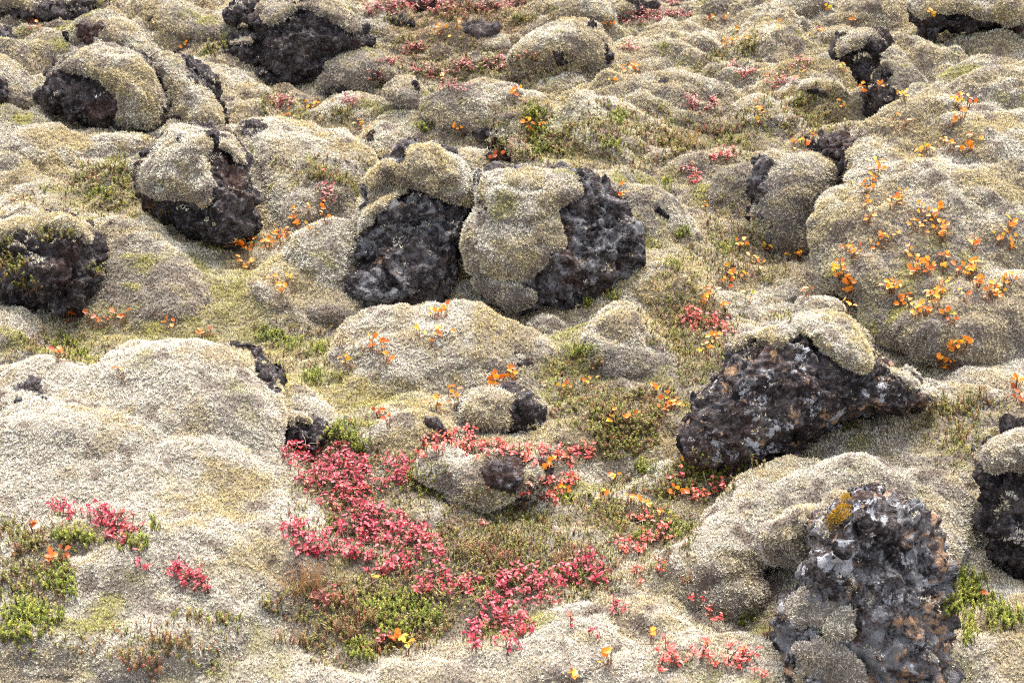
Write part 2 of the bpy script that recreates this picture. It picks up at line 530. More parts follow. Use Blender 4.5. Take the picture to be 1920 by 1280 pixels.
def finish_moss(name, V, Q, parent, white=0, green=0, grey=0, dens=1.0, seed=1, origin=None, keep=None, plain=None):
    N = normals(V, Q)
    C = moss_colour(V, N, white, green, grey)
    if plain is not None:
        C = np.array(plain) * np.clip(1 + .5 * fbm(V, .03, 2, 66), .4, 1.6)[:, None]
    tf = tufts(V, Q, N, C, dens, 1.0, seed, keep)
    o3 = np.zeros(3) if origin is None else origin
    if tf is None:
        me = make_mesh(name, V - o3, Q); set_col(me, 'tint', C * .6)
    else:
        me = make_mesh(name, np.concatenate([V, tf[0]]) - o3, Q, tf[1] + len(V))
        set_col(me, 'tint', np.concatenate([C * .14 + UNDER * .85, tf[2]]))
    BV.append((V, Q))
    return link(name, me, MOSS, parent)

def finish_rock(name, V, Q, parent, crust=(.3, .2, .1), origin=None):
    o3 = np.zeros(3) if origin is None else origin
    me = make_mesh(name, V - o3, Q)
    set_col(me, 'crust', np.tile(np.array(crust), (len(V), 1)))
    BV.append((V, Q))
    return link(name, me, ROCK, parent)

THINGS = []
BLANKET = []     # moss mounds the ground sheet runs up against
def build_thing(name, label, cat, base_y, body, drapes=(), mat='rock', lean=.15, thick=1.0, back=1.0, base_x=None,
                crust=(.3, .15, .08), white=0., green=0., grey=0., group=None, rough=1.0, push=.35, zoff=0., dens=1.0, pw=None, specks=1.0, relief=1.0, blanket=True):
    """body: outlines (photo pixels) of the solid; drapes: (material, outline, thickness in m, options) lying on its face"""
    polys = [b if isinstance(b, tuple) else (b, {}) for b in body]
    L = []
    ax = np.concatenate([np.asarray(b[0], float)[:, 0] for b in polys])
    bx = base_x if base_x is not None else float(np.clip(.5 * (ax.min() + ax.max()), 30, 1890))
    z0 = ground_depth(bx, base_y) + zoff
    mpp = z0 / FPX
    if pw is None: pw = .88 if mat == 'rock' else 1.0 + .6 * float(np.clip((lean - .4) / .5, 0, 1))     # low mounds run out gently into the ground
    for poly, op in polys:
        lb = Lobe(poly, 96, 2.5)
        T = lb.rad * mpp * .95 * op.get('thick', thick)
        TB = lb.rad * mpp * 1.0 * op.get('back', back)
        ln = op.get('lean', lean); dz = op.get('dz', 0.)
        def cz(Y, ln=ln, dz=dz, T=T):
            return z0 + dz + T * push + ln * (base_y - Y) * mpp
        L.append((lb, T, TB, cz))
    def front(X, Y):
        z = np.full(X.shape, 1e9)
        for lb, T, TB, cz in L:
            f = lb.at(X, Y) ** pw
            # outside its outline a lobe's plane still carries a drape, but gives way to any lobe that is really there
            z = np.minimum(z, cz(Y) - T * f + np.where(f > 0.02, 0, .12))
        return z
    groups = {}
    for k, (lb, T, TB, cz) in enumerate(L):
        c = cz(lb.Y)
        V, Q = lb.solid(c - T * lb.f ** pw - .004, c + TB * lb.f ** min(pw, 1) + .004)
        groups.setdefault(polys[k][1].get('mat', mat), []).append((V, Q))
    seed = int(abs(bx) * 7 + base_y) % 99991
    built = []
    for gm, ls in groups.items():
        Vs, Qs, n = [], [], 0
        for V, Q in ls: Vs.append(V); Qs.append(Q + n); n += len(V)
        V, Q = np.concatenate(Vs), np.concatenate(Qs)
        V, Q = remesh(V, Q, (.0044 if gm == 'rock' else .0085) * max(z0 / 3.6, .8))
        V = relax(V, Q, 2)
        Nn = normals(V, Q)
        V = rock_relief(V, Nn, 1.0, rough) if gm == 'rock' else moss_relief(V, Nn, float(np.clip(L[0][0].rad * mpp / .16, .6, 1.7)), relief)
        if gm == 'moss' and blanket and lean > .3: BLANKET.append(V)
        built.append((gm, V, Q))
    V = built[0][1]
    cx = V[:, 0].mean(); cy = V[:, 1].mean()
    origin = np.array([cx, cy, float(ground_h(cx, cy)[0])])
    single = not drapes and len(built) == 1 and mat == 'moss'
    if single:
        o = finish_moss(name, V, built[0][2], None, white, green, grey, dens, seed, origin)
        o.location = origin
        root = o
    else:
        root = bpy.data.objects.new(name, None); root.location = origin; root.empty_display_size = .1; col.objects.link(root)
        for gm, V, Q in built:
            if gm == 'rock':
                finish_rock('rock', V, Q, root, crust, origin)
                if specks:
                    N2 = normals(V, Q)
                    kp = sstep(.35, .65, N2[:, 2]) * sstep(.42, .6, fbm(V, .06, 3, 401) + .35 * N2[:, 2] - .1) * specks
                    C2 = moss_colour(V, N2, white, green, grey + .15)
                    tf = tufts(V, Q, N2, C2, .8, 1.05, seed + 50, kp)
                    if tf is not None and len(tf[0]) > 900:
                        m2 = make_mesh('moss_patches', tf[0] - origin, None, tf[1], smooth=False); set_col(m2, 'tint', tf[2])
                        tag(link('moss_patches', m2, MOSS, root), kind='stuff')
            else:
                finish_moss('moss_cushion', V, Q, root, white, green, grey, dens, seed, origin)
        for di, dr in enumerate(drapes):
            dm, poly, t = dr[:3]; op = dr[3] if len(dr) > 3 else {}
            lb = Lobe(poly, 96, 5.0 if dm == 'moss' else 4.0)
            zf = front(lb.X, lb.Y)
            # soften steps between lobes
            for _ in range(op.get('soft', 4)):
                zp = np.pad(zf, 1, mode='edge'); zf = (zp[:-2, 1:-1] + zp[2:, 1:-1] + zp[1:-1, :-2] + zp[1:-1, 2:] + 2 * zf) / 6
            f = lb.f
            tn = t * np.clip(1 + .45 * fbm(np.stack([lb.X, lb.Y, lb.X * 0], -1).reshape(-1, 3), 34, 2, di + 5).reshape(f.shape), .45, 1.5)
            fr = zf - tn * f ** op.get('lip', 1.15) + .004 - op.get('out', 0.)
            bk = zf + op.get('deep', .05) * (.25 + f)
            V, Q = lb.solid(fr, bk)
            V, Q = remesh(V, Q, (.0042 if dm == 'rock' else .007) * max(z0 / 3.6, .8))
            V = relax(V, Q, 2)
            Nn = normals(V, Q)
            if dm == 'rock':
                V = rock_relief(V, Nn, .8, .7 * rough)
                finish_rock(op.get('name', 'exposed_rock'), V, Q, root, op.get('crust', crust), origin)
            else:
                V = moss_relief(V, Nn, .7)
                finish_moss(op.get('name', 'moss_cap'), V, Q, root, op.get('white', white), op.get('green', green), op.get('grey', grey), dens, seed + di + 1, origin, plain=op.get('plain'))
    tag(root, label, cat, group)
    THINGS.append((root.name, bx, base_y))
    return root

# ---------------------------------------------------------------- the ground: one sheet of moss and heath
def build_ground():
    ys = [-6.0]
    while ys[-1] < 400:
        y = ys[-1]
        if y < 1.2: st = .12
        elif y < 1.9: st = .03
        elif y < 8.5: st = .0058 * max(y / 3, .8)
        else: st = .02 * (1 + (y - 8.5) * 1.6) * y / 8.5
        ys.append(y + st)
    ys = np.array(ys)
    u = np.linspace(-1, 1, 640)
    hw = np.maximum(1.3, .43 * ys + .35) + np.maximum(ys - 9, 0) * .8
    X = u[None, :] * hw[:, None]; Y = np.repeat(ys[:, None], len(u), 1)
    Z = ground_h(X.ravel(), Y.ravel())
    # the moss blanket runs up against the foot of every mound
    cs = .02; gx0, gy0, nx, ny = -4.2, 1.2, 420, 400
    H = np.zeros((ny, nx))
    for B_ in BLANKET:
        i = ((B_[:, 0] - gx0) / cs).astype(int); j = ((B_[:, 1] - gy0) / cs).astype(int)
        ok = (i >= 0) & (i < nx) & (j >= 0) & (j < ny)
        hh = B_[ok, 2] - ground_h(B_[ok, 0], B_[ok, 1])
        np.maximum.at(H, (j[ok], i[ok]), np.clip(hh, 0, .10))
    for sig, w_ in ((2.0, 1.0),):
        k = np.exp(-.5 * (np.arange(-8, 9) / sig) ** 2); k /= k.sum()
        H = np.apply_along_axis(lambda r_: np.convolve(r_, k, 'same'), 0, H)
        H = np.apply_along_axis(lambda r_: np.convolve(r_, k, 'same'), 1, H)
    u_ = np.clip((X.ravel() - gx0) / cs - .5, 0, nx - 1.01); v_ = np.clip((Y.ravel() - gy0) / cs - .5, 0, ny - 1.01)
    i = u_.astype(int); j = v_.astype(int); a = u_ - i; b = v_ - j
    up = (H[j, i] * (1 - a) + H[j, i + 1] * a) * (1 - b) + (H[j + 1, i] * (1 - a) + H[j + 1, i + 1] * a) * b
    up *= (u_ > 0) & (u_ < nx - 1.01) & (v_ > 0) & (v_ < ny - 1.01)
    Z = Z + np.minimum(up * .8, .045)
    V = np.stack([X.ravel(), Y.ravel(), Z], 1)
    n, m = X.shape
    I = np.arange(n * m).reshape(n, m)
    Q = np.stack([I[:-1, :-1].ravel(), I[:-1, 1:].ravel(), I[1:, 1:].ravel(), I[1:, :-1].ravel()], 1)
    N = normals(V, Q)
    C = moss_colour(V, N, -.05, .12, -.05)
    # damp yellow green hollows and heathy brown bottoms
    for (px, py, rx, ry, kind, k) in TINTS:
        c = plane_xy(px, py); z = CAM_H / math.sin(PITCH)
        mp = (c[1]) / FPX
        d = ((V[:, 0] - c[0]) / (rx * mp * 1.05)) ** 2 + ((V[:, 1] - c[1]) / (ry * mp * 2.2)) ** 2
        wt = k * np.exp(-d) * np.clip(1 + .5 * fbm(V, .09, 2, 91), 0, 1.4)
        wt = np.clip(wt, 0, 1)[:, None]
        C = C * (1 - wt) + {'green': np.array([.46, .43, .14]), 'heath': np.array([.20, .165, .085]), 'pale': PALE, 'straw': STRAW, 'rust': np.array([.36, .20, .10])}[kind] * wt
    keep = (V[:, 1] < 9.5).astype(float)
    tf = tufts(V, Q, N, C, .9, 1.05, 5, keep)
    me = make_mesh('ground', np.concatenate([V, tf[0]]), Q, tf[1] + len(V))
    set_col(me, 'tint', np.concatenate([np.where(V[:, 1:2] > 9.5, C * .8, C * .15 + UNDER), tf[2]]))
    sel = (V[:, 1] > 1.2) & (V[:, 1] < 11)
    Qs = Q[sel[Q].all(1)]
    BV.append((V, Qs))
    o = link('ground', me, MOSS)
    o['kind'] = 'structure'

TINTS = [(430, 560, 90, 60, 'green', .8), (560, 640, 110, 40, 'green', .6), (560, 720, 90, 40, 'green', .7), (700, 760, 120, 40, 'green', .6), (300, 630, 160, 30, 'green', .6),
         (1080, 690, 70, 40, 'green', .7), (1210, 480, 60, 50, 'green', .5), (1050, 300, 90, 40, 'green', .5), (250, 370, 140, 40, 'green', .4), (120, 650, 80, 40, 'green', .5),
         (900, 1060, 220, 70, 'heath', .75), (700, 1170, 160, 50, 'heath', .7), (1160, 790, 80, 60, 'heath', .8), (1290, 900, 60, 50, 'heath', .7), (1180, 970, 90, 40, 'heath', .5),
         (640, 930, 90, 100, 'heath', .8), (600, 1110, 70, 30, 'rust', .5), (780, 920, 40, 40, 'heath', .6), (1310, 640, 60, 50, 'heath', .5), (1370, 470, 60, 40, 'heath', .4),
         (850, 60, 140, 50, 'rust', .5), (760, 30, 90, 20, 'rust', .6), (900, 130, 120, 40, 'heath', .5), (1300, 230, 140, 30, 'heath', .35), (1370, 280, 90, 20, 'heath', .6),
         (300, 1220, 240, 60, 'pale', .5), (900, 1260, 300, 40, 'pale', .6), (1150, 220, 120, 60, 'pale', .45), (620, 270, 100, 40, 'pale', .4), (350, 1130, 160, 40, 'straw', .5),
         (60, 1090, 90, 80, 'heath', .6), (1560, 230, 80, 40, 'heath', .35), (1270, 300, 60, 20, 'rust', .6)]

B = build_thing
# ---- far rows, top of the picture
B('mossy_boulder', 'dark lava lump with thin moss crown at the top edge, near the left corner', 'boulder', 48,
  [[(92, 45), (97, 12), (125, -15), (200, -25), (212, 15), (172, 32), (155, 52), (112, 56)]], [('moss', [(125, -12), (160, -30), (205, -22), (212, 10), (180, 14), (150, 2)], .03)], crust=(.4, .1, .05))
B('mossy_boulder', 'flat mossy ledge with dark lava rim in the top left corner', 'boulder', 44,
  [[(-60, -20), (0, -25), (70, -12), (88, 20), (86, 44), (40, 40), (-60, 44)]], [('moss', [(-60, -25), (70, -16), (84, 8), (60, 26), (10, 20), (-60, 26)], .03)])
B('mossy_boulder', 'low moss mound with grey lava face on its left, below the top edge lava lump', 'boulder', 96,
  [[(124, 75), (130, 48), (152, 30), (200, 24), (250, 44), (275, 70), (262, 96), (200, 104), (140, 98)]],
  [('rock', [(126, 76), (132, 50), (160, 38), (208, 56), (204, 86), (145, 96)], .03)], mat='moss', lean=.4)
B('lava_boulder', 'bare grey lava slab at the left edge, just above the leftmost moss slope', 'boulder', 116,
  [[(-60, 50), (0, 44), (34, 64), (46, 108), (22, 124), (-60, 122)]], crust=(.9, .1, .1))
B('moss_mound', 'small round moss mound right of the grey slab by the left edge', 'mound', 114, [[(44, 84), (62, 66), (100, 58), (136, 82), (134, 112), (90, 122), (52, 118)]], mat='moss', lean=.5)
B('moss_mound', 'broad moss mound at the top edge, left of the tall dark boulder', 'mound', 92,
  [[(232, 16), (262, -12), (305, -24), (340, 10), (405, 34), (414, 68), (385, 92), (310, 80), (262, 52)]], [('rock', [(258, 22), (276, 14), (290, 34), (284, 50), (266, 44)], .02)], mat='moss', lean=.6)
B('mossy_boulder', 'tall craggy dark lava boulder with a mossy crown near the top edge', 'boulder', 158,
  [[(488, 30), (510, 6), (560, -10), (625, -8), (664, 20), (688, 60), (686, 98), (650, 104), (622, 138), (594, 162), (548, 168), (505, 138), (486, 96)],
   ([(412, 92), (424, 76), (462, 66), (500, 70), (500, 122), (456, 124), (414, 122)], {'dz': .05}),
   ([(422, 16), (445, -8), (500, -6), (492, 44), (450, 50), (428, 40)], {'dz': .04}), [(488, 140), (520, 130), (552, 140), (550, 164), (494, 168)]],
  [('moss', [(411, 62), (424, 44), (452, 38), (484, 42), (492, 62), (482, 84), (440, 84), (418, 76)], .055),
   ('moss', [(474, 26), (500, -4), (560, -22), (640, -14), (668, 18), (684, 54), (662, 64), (632, 50), (606, 28), (570, 18), (536, 26), (506, 52), (486, 54)], .04)], crust=(.5, .12, .03), rough=1.0, specks=.3)
B('mossy_boulder', 'rounded moss dome with dark foot, right below the tall dark boulder', 'boulder', 178,
  [[(584, 172), (594, 146), (612, 124), (642, 102), (684, 94), (732, 102), (757, 130), (750, 154), (704, 152), (664, 182), (610, 184)]],
  [('rock', [(590, 172), (602, 158), (640, 150), (650, 168), (622, 184), (594, 182)], .025), ('rock', [(700, 132), (714, 126), (728, 138), (722, 152), (704, 154)], .02)], mat='moss', lean=.3)
B('mossy_boulder', 'craggy lava boulder with brown red hollow under a moss crown', 'boulder', 243,
  [[(72, 170), (86, 134), (120, 104), (146, 88), (184, 79), (226, 90), (272, 102), (294, 142), (314, 192), (308, 228), (270, 238), (240, 252), (200, 248), (148, 244), (92, 220), (78, 196)],
   ([(274, 104), (322, 92), (372, 148), (402, 186), (432, 232), (428, 244), (380, 248), (312, 240), (304, 190)], {'dz': .06}),
   ([(314, 100), (330, 82), (346, 104), (404, 132), (424, 162), (433, 204), (408, 206), (374, 158)], {'dz': .12}), [(143, 244), (200, 240), (192, 268), (152, 272)]],
  [('moss', [(72, 156), (84, 134), (112, 108), (144, 84), (184, 73), (228, 82), (274, 98), (298, 142), (318, 192), (312, 228), (272, 240), (244, 254), (218, 246), (206, 214), (214, 190), (196, 162), (164, 136), (130, 128), (100, 144)], .055, {'white': .15}),
   ('moss', [(276, 102), (320, 92), (368, 146), (402, 188), (430, 232), (380, 248), (316, 238), (318, 196), (298, 142)], .04)], crust=(.5, .1, .1), rough=.9, specks=.4)
B('mossy_boulder', 'moss hump at the left edge beside the boulder with the brown red hollow', 'boulder', 208,
  [[(-70, 90), (0, 94), (28, 118), (52, 148), (82, 176), (80, 212), (40, 218), (-70, 216)]], [('rock', [(-50, 160), (2, 152), (18, 176), (14, 208), (-50, 212)], .03)], mat='moss', lean=.35, grey=.1)
B('moss_mound', 'wide smooth moss slope at the left edge, above the reddish green heath', 'mound', 312,
  [[(-80, 330), (-80, 218), (0, 212), (62, 216), (112, 232), (152, 262), (166, 300), (120, 330)]], mat='moss', lean=1.0, white=.1)
B('moss_mound', 'low grey moss lump under the boulder with the brown red hollow', 'mound', 282, [[(150, 272), (190, 250), (250, 246), (284, 262), (276, 284), (210, 296), (160, 294)]], mat='moss', lean=.9, grey=.2)
B('mossy_boulder', 'domed boulder with thick striped moss and a dark rocky right flank, left of centre', 'boulder', 458,
  [[(248, 350), (260, 298), (288, 262), (330, 234), (384, 231), (424, 248), (458, 274), (470, 304), (470, 338), (487, 380), (482, 430), (436, 462), (376, 468), (340, 434), (298, 400), (264, 376)]],
  [('moss', [(246, 350), (258, 296), (288, 260), (332, 232), (384, 229), (412, 248), (402, 272), (388, 286), (394, 318), (412, 346), (408, 370), (388, 386), (332, 380), (280, 366), (254, 360)], .07, {'lip': .8, 'white': .1}),
   ('moss', [(398, 246), (428, 246), (458, 272), (470, 302), (458, 316), (440, 296), (420, 280), (404, 272)], .03)], crust=(.8, .15, .1), rough=.85, specks=.3, push=.2)
B('mossy_boulder', 'pale moss slope with a small bare lava crest, right of the striped moss dome', 'boulder', 430,
  [[(425, 250), (452, 236), (484, 226), (522, 232), (600, 250), (684, 262), (712, 300), (690, 350), (640, 410), (560, 440), (496, 432), (470, 350)]],
  [('rock', [(424, 252), (450, 236), (486, 227), (518, 234), (496, 252), (444, 258)], .03)], mat='moss', lean=1.1, white=.12)
# ---- upper middle
B('lava_boulder', 'jagged little dark lava lump in the upper middle, below the brown heather bush', 'boulder', 82,
  [[(850, 58), (878, 42), (900, 50), (918, 54), (936, 43), (934, 56), (918, 70), (890, 86), (872, 66), (854, 66)]], rough=.7)
B('moss_mound', 'small moss mound leaning on the jagged dark lava lump in the upper middle', 'mound', 100, [[(886, 96), (900, 70), (932, 58), (972, 74), (980, 94), (930, 108)]], mat='moss', lean=.6)
B('mossy_boulder', 'mossy boulder split by a dark central cleft, upper middle, right of the red heath', 'boulder', 136,
  [[(946, 112), (976, 72), (1012, 52), (1040, 44), (1062, 37), (1112, 44), (1142, 76), (1154, 112), (1134, 126), (1082, 138), (1040, 140), (990, 140), (954, 126)]],
  [('rock', [(1028, 72), (1052, 66), (1074, 88), (1080, 124), (1074, 140), (1036, 140), (1032, 108)], .03), ('rock', [(1124, 82), (1144, 78), (1154, 112), (1134, 124), (1126, 104)], .02), ('rock', [(1092, 34), (1112, 38), (1126, 56), (1120, 66), (1102, 52)], .03)], mat='moss', lean=.2)
B('moss_mound', 'rounded moss mound at the top edge, above the boulder with the dark cleft', 'mound', 46, [[(1010, 22), (1038, -12), (1090, -24), (1138, -6), (1156, 22), (1162, 48), (1100, 46), (1040, 36)]], mat='moss', lean=.5)
B('moss_mound', 'long low moss cushion under the boulder with the dark cleft', 'mound', 172, [[(996, 168), (1012, 146), (1050, 138), (1104, 144), (1110, 166), (1060, 180), (1010, 180)]], mat='moss', lean=.8, white=.2)
B('mossy_boulder', 'moss hump with a lava spike at its tip, left of the long ridge', 'boulder', 235,
  [[(712, 168), (738, 150), (760, 150), (774, 140), (784, 150), (794, 172), (824, 196), (836, 228), (826, 246), (790, 222), (756, 202), (720, 190)]],
  [('rock', [(762, 150), (775, 141), (784, 152), (790, 168), (780, 174), (768, 162)], .025)], mat='moss', lean=.5, grey=.1)
B('mossy_boulder', 'long knobbly moss ridge with dark lava below, upper middle', 'boulder', 262,
  [[(776, 196), (806, 176), (852, 156), (904, 148), (962, 154), (1004, 182), (1070, 206), (1072, 232), (1020, 240), (968, 216), (966, 246), (950, 266), (900, 262), (862, 254), (806, 236)]],
  [('rock', [(856, 236), (900, 232), (944, 238), (956, 262), (930, 274), (866, 262)], .025), ('rock', [(986, 194), (1014, 186), (1050, 204), (1056, 226), (1014, 226)], .02)], mat='moss', lean=.55, white=.08, thick=.8)
B('mossy_boulder', 'tongue of grey moss over lava hanging from the long knobbly ridge', 'boulder', 298,
  [[(920, 244), (948, 246), (966, 264), (994, 284), (992, 302), (960, 304), (930, 290), (914, 268)]], [('moss', [(946, 252), (968, 266), (994, 286), (990, 302), (962, 300), (950, 276)], .03)], rough=.8)
B('mossy_boulder', 'curved moss rib with scattered dark lava, running down behind the central boulder', 'boulder', 296,
  [[(792, 236), (826, 232), (856, 256), (876, 292), (874, 310), (846, 306), (820, 276), (796, 256)]], [('rock', [(800, 240), (822, 240), (840, 262), (830, 272), (806, 254)], .02)], mat='moss', lean=.6)
# ---- top right
B('moss_mound', 'moss mound at the top edge right of centre, with a grey lava nick', 'mound', 36, [[(1306, 10), (1330, -16), (1362, -10), (1376, 18), (1352, 36), (1316, 34)]], mat='moss', lean=.5, grey=.2)
B('moss_mound', 'twin moss hump at the top edge, right of the mound with the lava nick', 'mound', 42, [[(1428, 44), (1440, 12), (1476, -16), (1530, -26), (1580, -8), (1570, 24), (1500, 34), (1460, 50)]], mat='moss', lean=.7)
B('moss_mound', 'broad moss bank filling the top edge towards the right', 'mound', 48, [[(1560, 30), (1600, -16), (1680, -30), (1700, 20), (1680, 44), (1620, 52), (1580, 48)]], mat='moss', lean=.8)
B('moss_mound', 'moss hump with grey face and a dark left side, right of the upper middle', 'mound', 132, [[(1422, 128), (1430, 100), (1462, 84), (1508, 88), (1532, 112), (1510, 134), (1450, 138)]], mat='moss', lean=.5, grey=.15)
B('mossy_boulder', 'overhanging mossy boulder with a tall dark lava column beneath, upper right', 'boulder', 205,
  [[(1560, 108), (1572, 80), (1596, 58), (1640, 50), (1666, 68), (1664, 94), (1644, 120), (1642, 152), (1612, 170), (1592, 142), (1572, 118)], ([(1606, 190), (1620, 168), (1650, 158), (1692, 184), (1680, 206), (1640, 212), (1612, 206)], {'dz': -.05})],
  [('moss', [(1560, 106), (1572, 80), (1594, 58), (1638, 50), (1662, 66), (1640, 76), (1626, 96), (1590, 104), (1572, 112)], .05)], crust=(.3, .05, .1), push=.25)
B('moss_mound', 'moss shoulder leaning right of the tall dark lava column, upper right', 'mound', 196, [[(1636, 142), (1656, 116), (1692, 112), (1732, 134), (1748, 172), (1716, 198), (1672, 196), (1644, 172)]], [('rock', [(1650, 136), (1664, 126), (1676, 140), (1672, 166), (1656, 168)], .015)], mat='moss', lean=.6)
B('mossy_boulder', 'mossy ledge over a deep black overhang in the top right corner', 'boulder', 88,
  [[(1690, 4), (1722, -16), (1800, -30), (1990, -30), (1990, 66), (1924, 54), (1870, 48), (1848, 62), (1776, 66), (1744, 92), (1724, 78), (1716, 36)]],
  [('moss', [(1688, 4), (1722, -16), (1800, -34), (1990, -34), (1990, 64), (1900, 46), (1848, 36), (1800, 30), (1760, 28), (1722, 38)], .06)], lean=.35)
B('moss_mound', 'round moss dome under the black overhang in the top right corner', 'mound', 96, [[(1776, 90), (1790, 70), (1824, 60), (1874, 66), (1896, 90), (1860, 104), (1800, 104)]], mat='moss', lean=.4)
B('moss_mound', 'moss bump with a dark notch, left of the grass hollow in the upper right', 'mound', 240,
  [[(1360, 232), (1372, 200), (1410, 180), (1460, 190), (1500, 222), (1506, 248), (1440, 256), (1380, 252)]], [('rock', [(1452, 232), (1462, 222), (1476, 232), (1472, 248), (1458, 248)], .012)], mat='moss', lean=.8, white=.1)
B('moss_mound', 'moss hump with a shaded underside in the upper right, left of the dark lava column', 'mound', 192,
  [[(1488, 172), (1502, 146), (1534, 142), (1580, 168), (1610, 194), (1590, 206), (1540, 194)]], [('rock', [(1500, 170), (1528, 162), (1572, 182), (1566, 198), (1520, 190)], .015)], mat='moss', lean=.4, grey=.1)  # the dark rock drape stands in for shade under the hump
B('moss_mound', 'pale rippled moss swell in the upper middle, right of the long knobbly ridge', 'mound', 290,
  [[(1060, 262), (1080, 222), (1130, 206), (1180, 226), (1206, 262), (1180, 300), (1110, 302)]], mat='moss', lean=1.2, white=.25)
B('mossy_boulder', 'low moss swell with a grey lava nick, right of the cleft boulder', 'boulder', 178,
  [[(1220, 168), (1232, 140), (1270, 126), (1310, 150), (1350, 156), (1372, 176), (1320, 190), (1250, 188)]], [('rock', [(1226, 160), (1240, 148), (1262, 152), (1258, 170), (1236, 172)], .015)], mat='moss', lean=.8, white=.1)
B('moss_mound', 'small moss hump with a dark hollow, right of the cleft boulder', 'mound', 158, [[(1168, 150), (1180, 120), (1226, 104), (1262, 122), (1260, 152), (1210, 166)]], mat='moss', lean=.6)
B('moss_mound', 'moss lip over a small black hole, upper right slope', 'mound', 150, [[(1530, 70), (1546, 46), (1590, 44), (1604, 62), (1560, 84)]], mat='moss', lean=.6)
B('moss_mound', 'pale moss slab in the upper middle, left of the long knobbly ridge', 'mound', 218, [[(590, 216), (604, 190), (650, 176), (710, 182), (730, 206), (700, 232), (630, 236)]], mat='moss', lean=1.1, white=.25)
B('moss_mound', 'pale smooth moss cushion at the top, left of the brown heather bush', 'mound', 66, [[(640, 50), (652, 18), (690, 2), (724, 20), (744, 52), (720, 76), (664, 74)]], mat='moss', lean=.8, white=.2)
B('lava_boulder', 'tiny grey lava knob in the moss at the top, left of the brown heather bush', 'boulder', 56, [[(760, 54), (764, 40), (776, 38), (788, 48), (784, 58), (768, 60)]], crust=(1, 0, .1))
B('lava_boulder', 'small black lava shard in the moss above the striped moss dome', 'boulder', 104, [[(318, 102), (322, 88), (332, 80), (342, 92), (342, 104), (330, 108)]], rough=.7)
B('lava_boulder', 'dark lava knob in the moss beside orange leaves, left of the central pair', 'boulder', 268, [[(676, 262), (682, 242), (696, 238), (704, 252), (702, 272), (688, 278)]], rough=.7)
B('lava_boulder', 'small black lava stone under the tongue of grey moss, upper middle', 'boulder', 300, [[(902, 298), (906, 284), (922, 280), (936, 288), (938, 300), (920, 306)]], rough=.7)
B('moss_mound', 'pale moss swell with orange leaves at the right edge, below the big moss hill', 'mound', 790,
  [[(1744, 742), (1776, 704), (1840, 680), (1920, 668), (2040, 660), (2040, 810), (1900, 806), (1800, 790)]], mat='moss', lean=1.3, white=.2, push=0)
B('moss_mound', 'small pale moss swell in the lower middle, left of the central heath hollow', 'mound', 985, [[(750, 972), (768, 944), (812, 936), (856, 956), (868, 984), (830, 1004), (780, 998)]], mat='moss', lean=1.1, white=.2)
B('moss_mound', 'grey gritty moss swell just left of the central heathy pit', 'mound', 940, [[(1200, 920), (1216, 880), (1250, 862), (1280, 880), (1290, 920), (1250, 946)]], mat='moss', lean=.9, grey=.3)
B('moss_mound', 'rough pale moss swell at the bottom edge, lower middle', 'mound', 1270, [[(960, 1230), (990, 1170), (1060, 1132), (1130, 1130), (1170, 1170), (1160, 1240), (1080, 1290), (990, 1280)]], mat='moss', lean=1.4, thick=.5, white=.4, push=0)
B('moss_mound', 'grey green moss bank in the bottom right corner, right of the lichen crusted boulder', 'mound', 1290, [[(1800, 1270), (1830, 1180), (1880, 1120), (1980, 1090), (2060, 1100), (2060, 1380), (1840, 1380)]], mat='moss', lean=1.0, grey=.1, thick=.6, push=0)
B('mossy_boulder', 'mossy block with a dark lava top at the top edge, right of the cleft boulder', 'boulder', 36,
  [[(1150, 30), (1156, 2), (1196, -10), (1232, 10), (1224, 36), (1186, 42)]], [('moss', [(1148, 28), (1160, 4), (1190, 8), (1200, 30), (1180, 42)], .03)], crust=(.6, 0, .1))
B('mossy_boulder', 'small mossy lava heap at the top edge, right of the tall dark boulder', 'boulder', 24,
  [[(740, 22), (748, -4), (786, -16), (824, -6), (830, 16), (790, 28)]], [('moss', [(742, 8), (752, -8), (790, -18), (822, -4), (800, 6)], .02)], crust=(.5, 0, .1))
B('lava_boulder', 'low row of dark lava at the top edge, above the right hand moss bank', 'boulder', 12,
  [[(1590, 12), (1600, -6), (1640, -12), (1672, 0), (1664, 14), (1624, 18)]], crust=(.5, 0, .1))
B('lava_boulder', 'rough lava outcrop in the moss slope right of the tall dark boulder', 'boulder', 52, [[(728, 46), (736, 30), (756, 26), (768, 40), (758, 54), (738, 56)]], crust=(1, 0, .1), rough=.8)
B('mossy_boulder', 'grey moss hump with a dark lava foot just left of the cleft boulder', 'boulder', 122,
  [[(868, 118), (880, 98), (910, 92), (936, 104), (938, 122), (900, 132)]], [('rock', [(872, 116), (890, 108), (920, 116), (924, 126), (896, 130)], .012)], mat='moss', lean=.6, grey=.15)
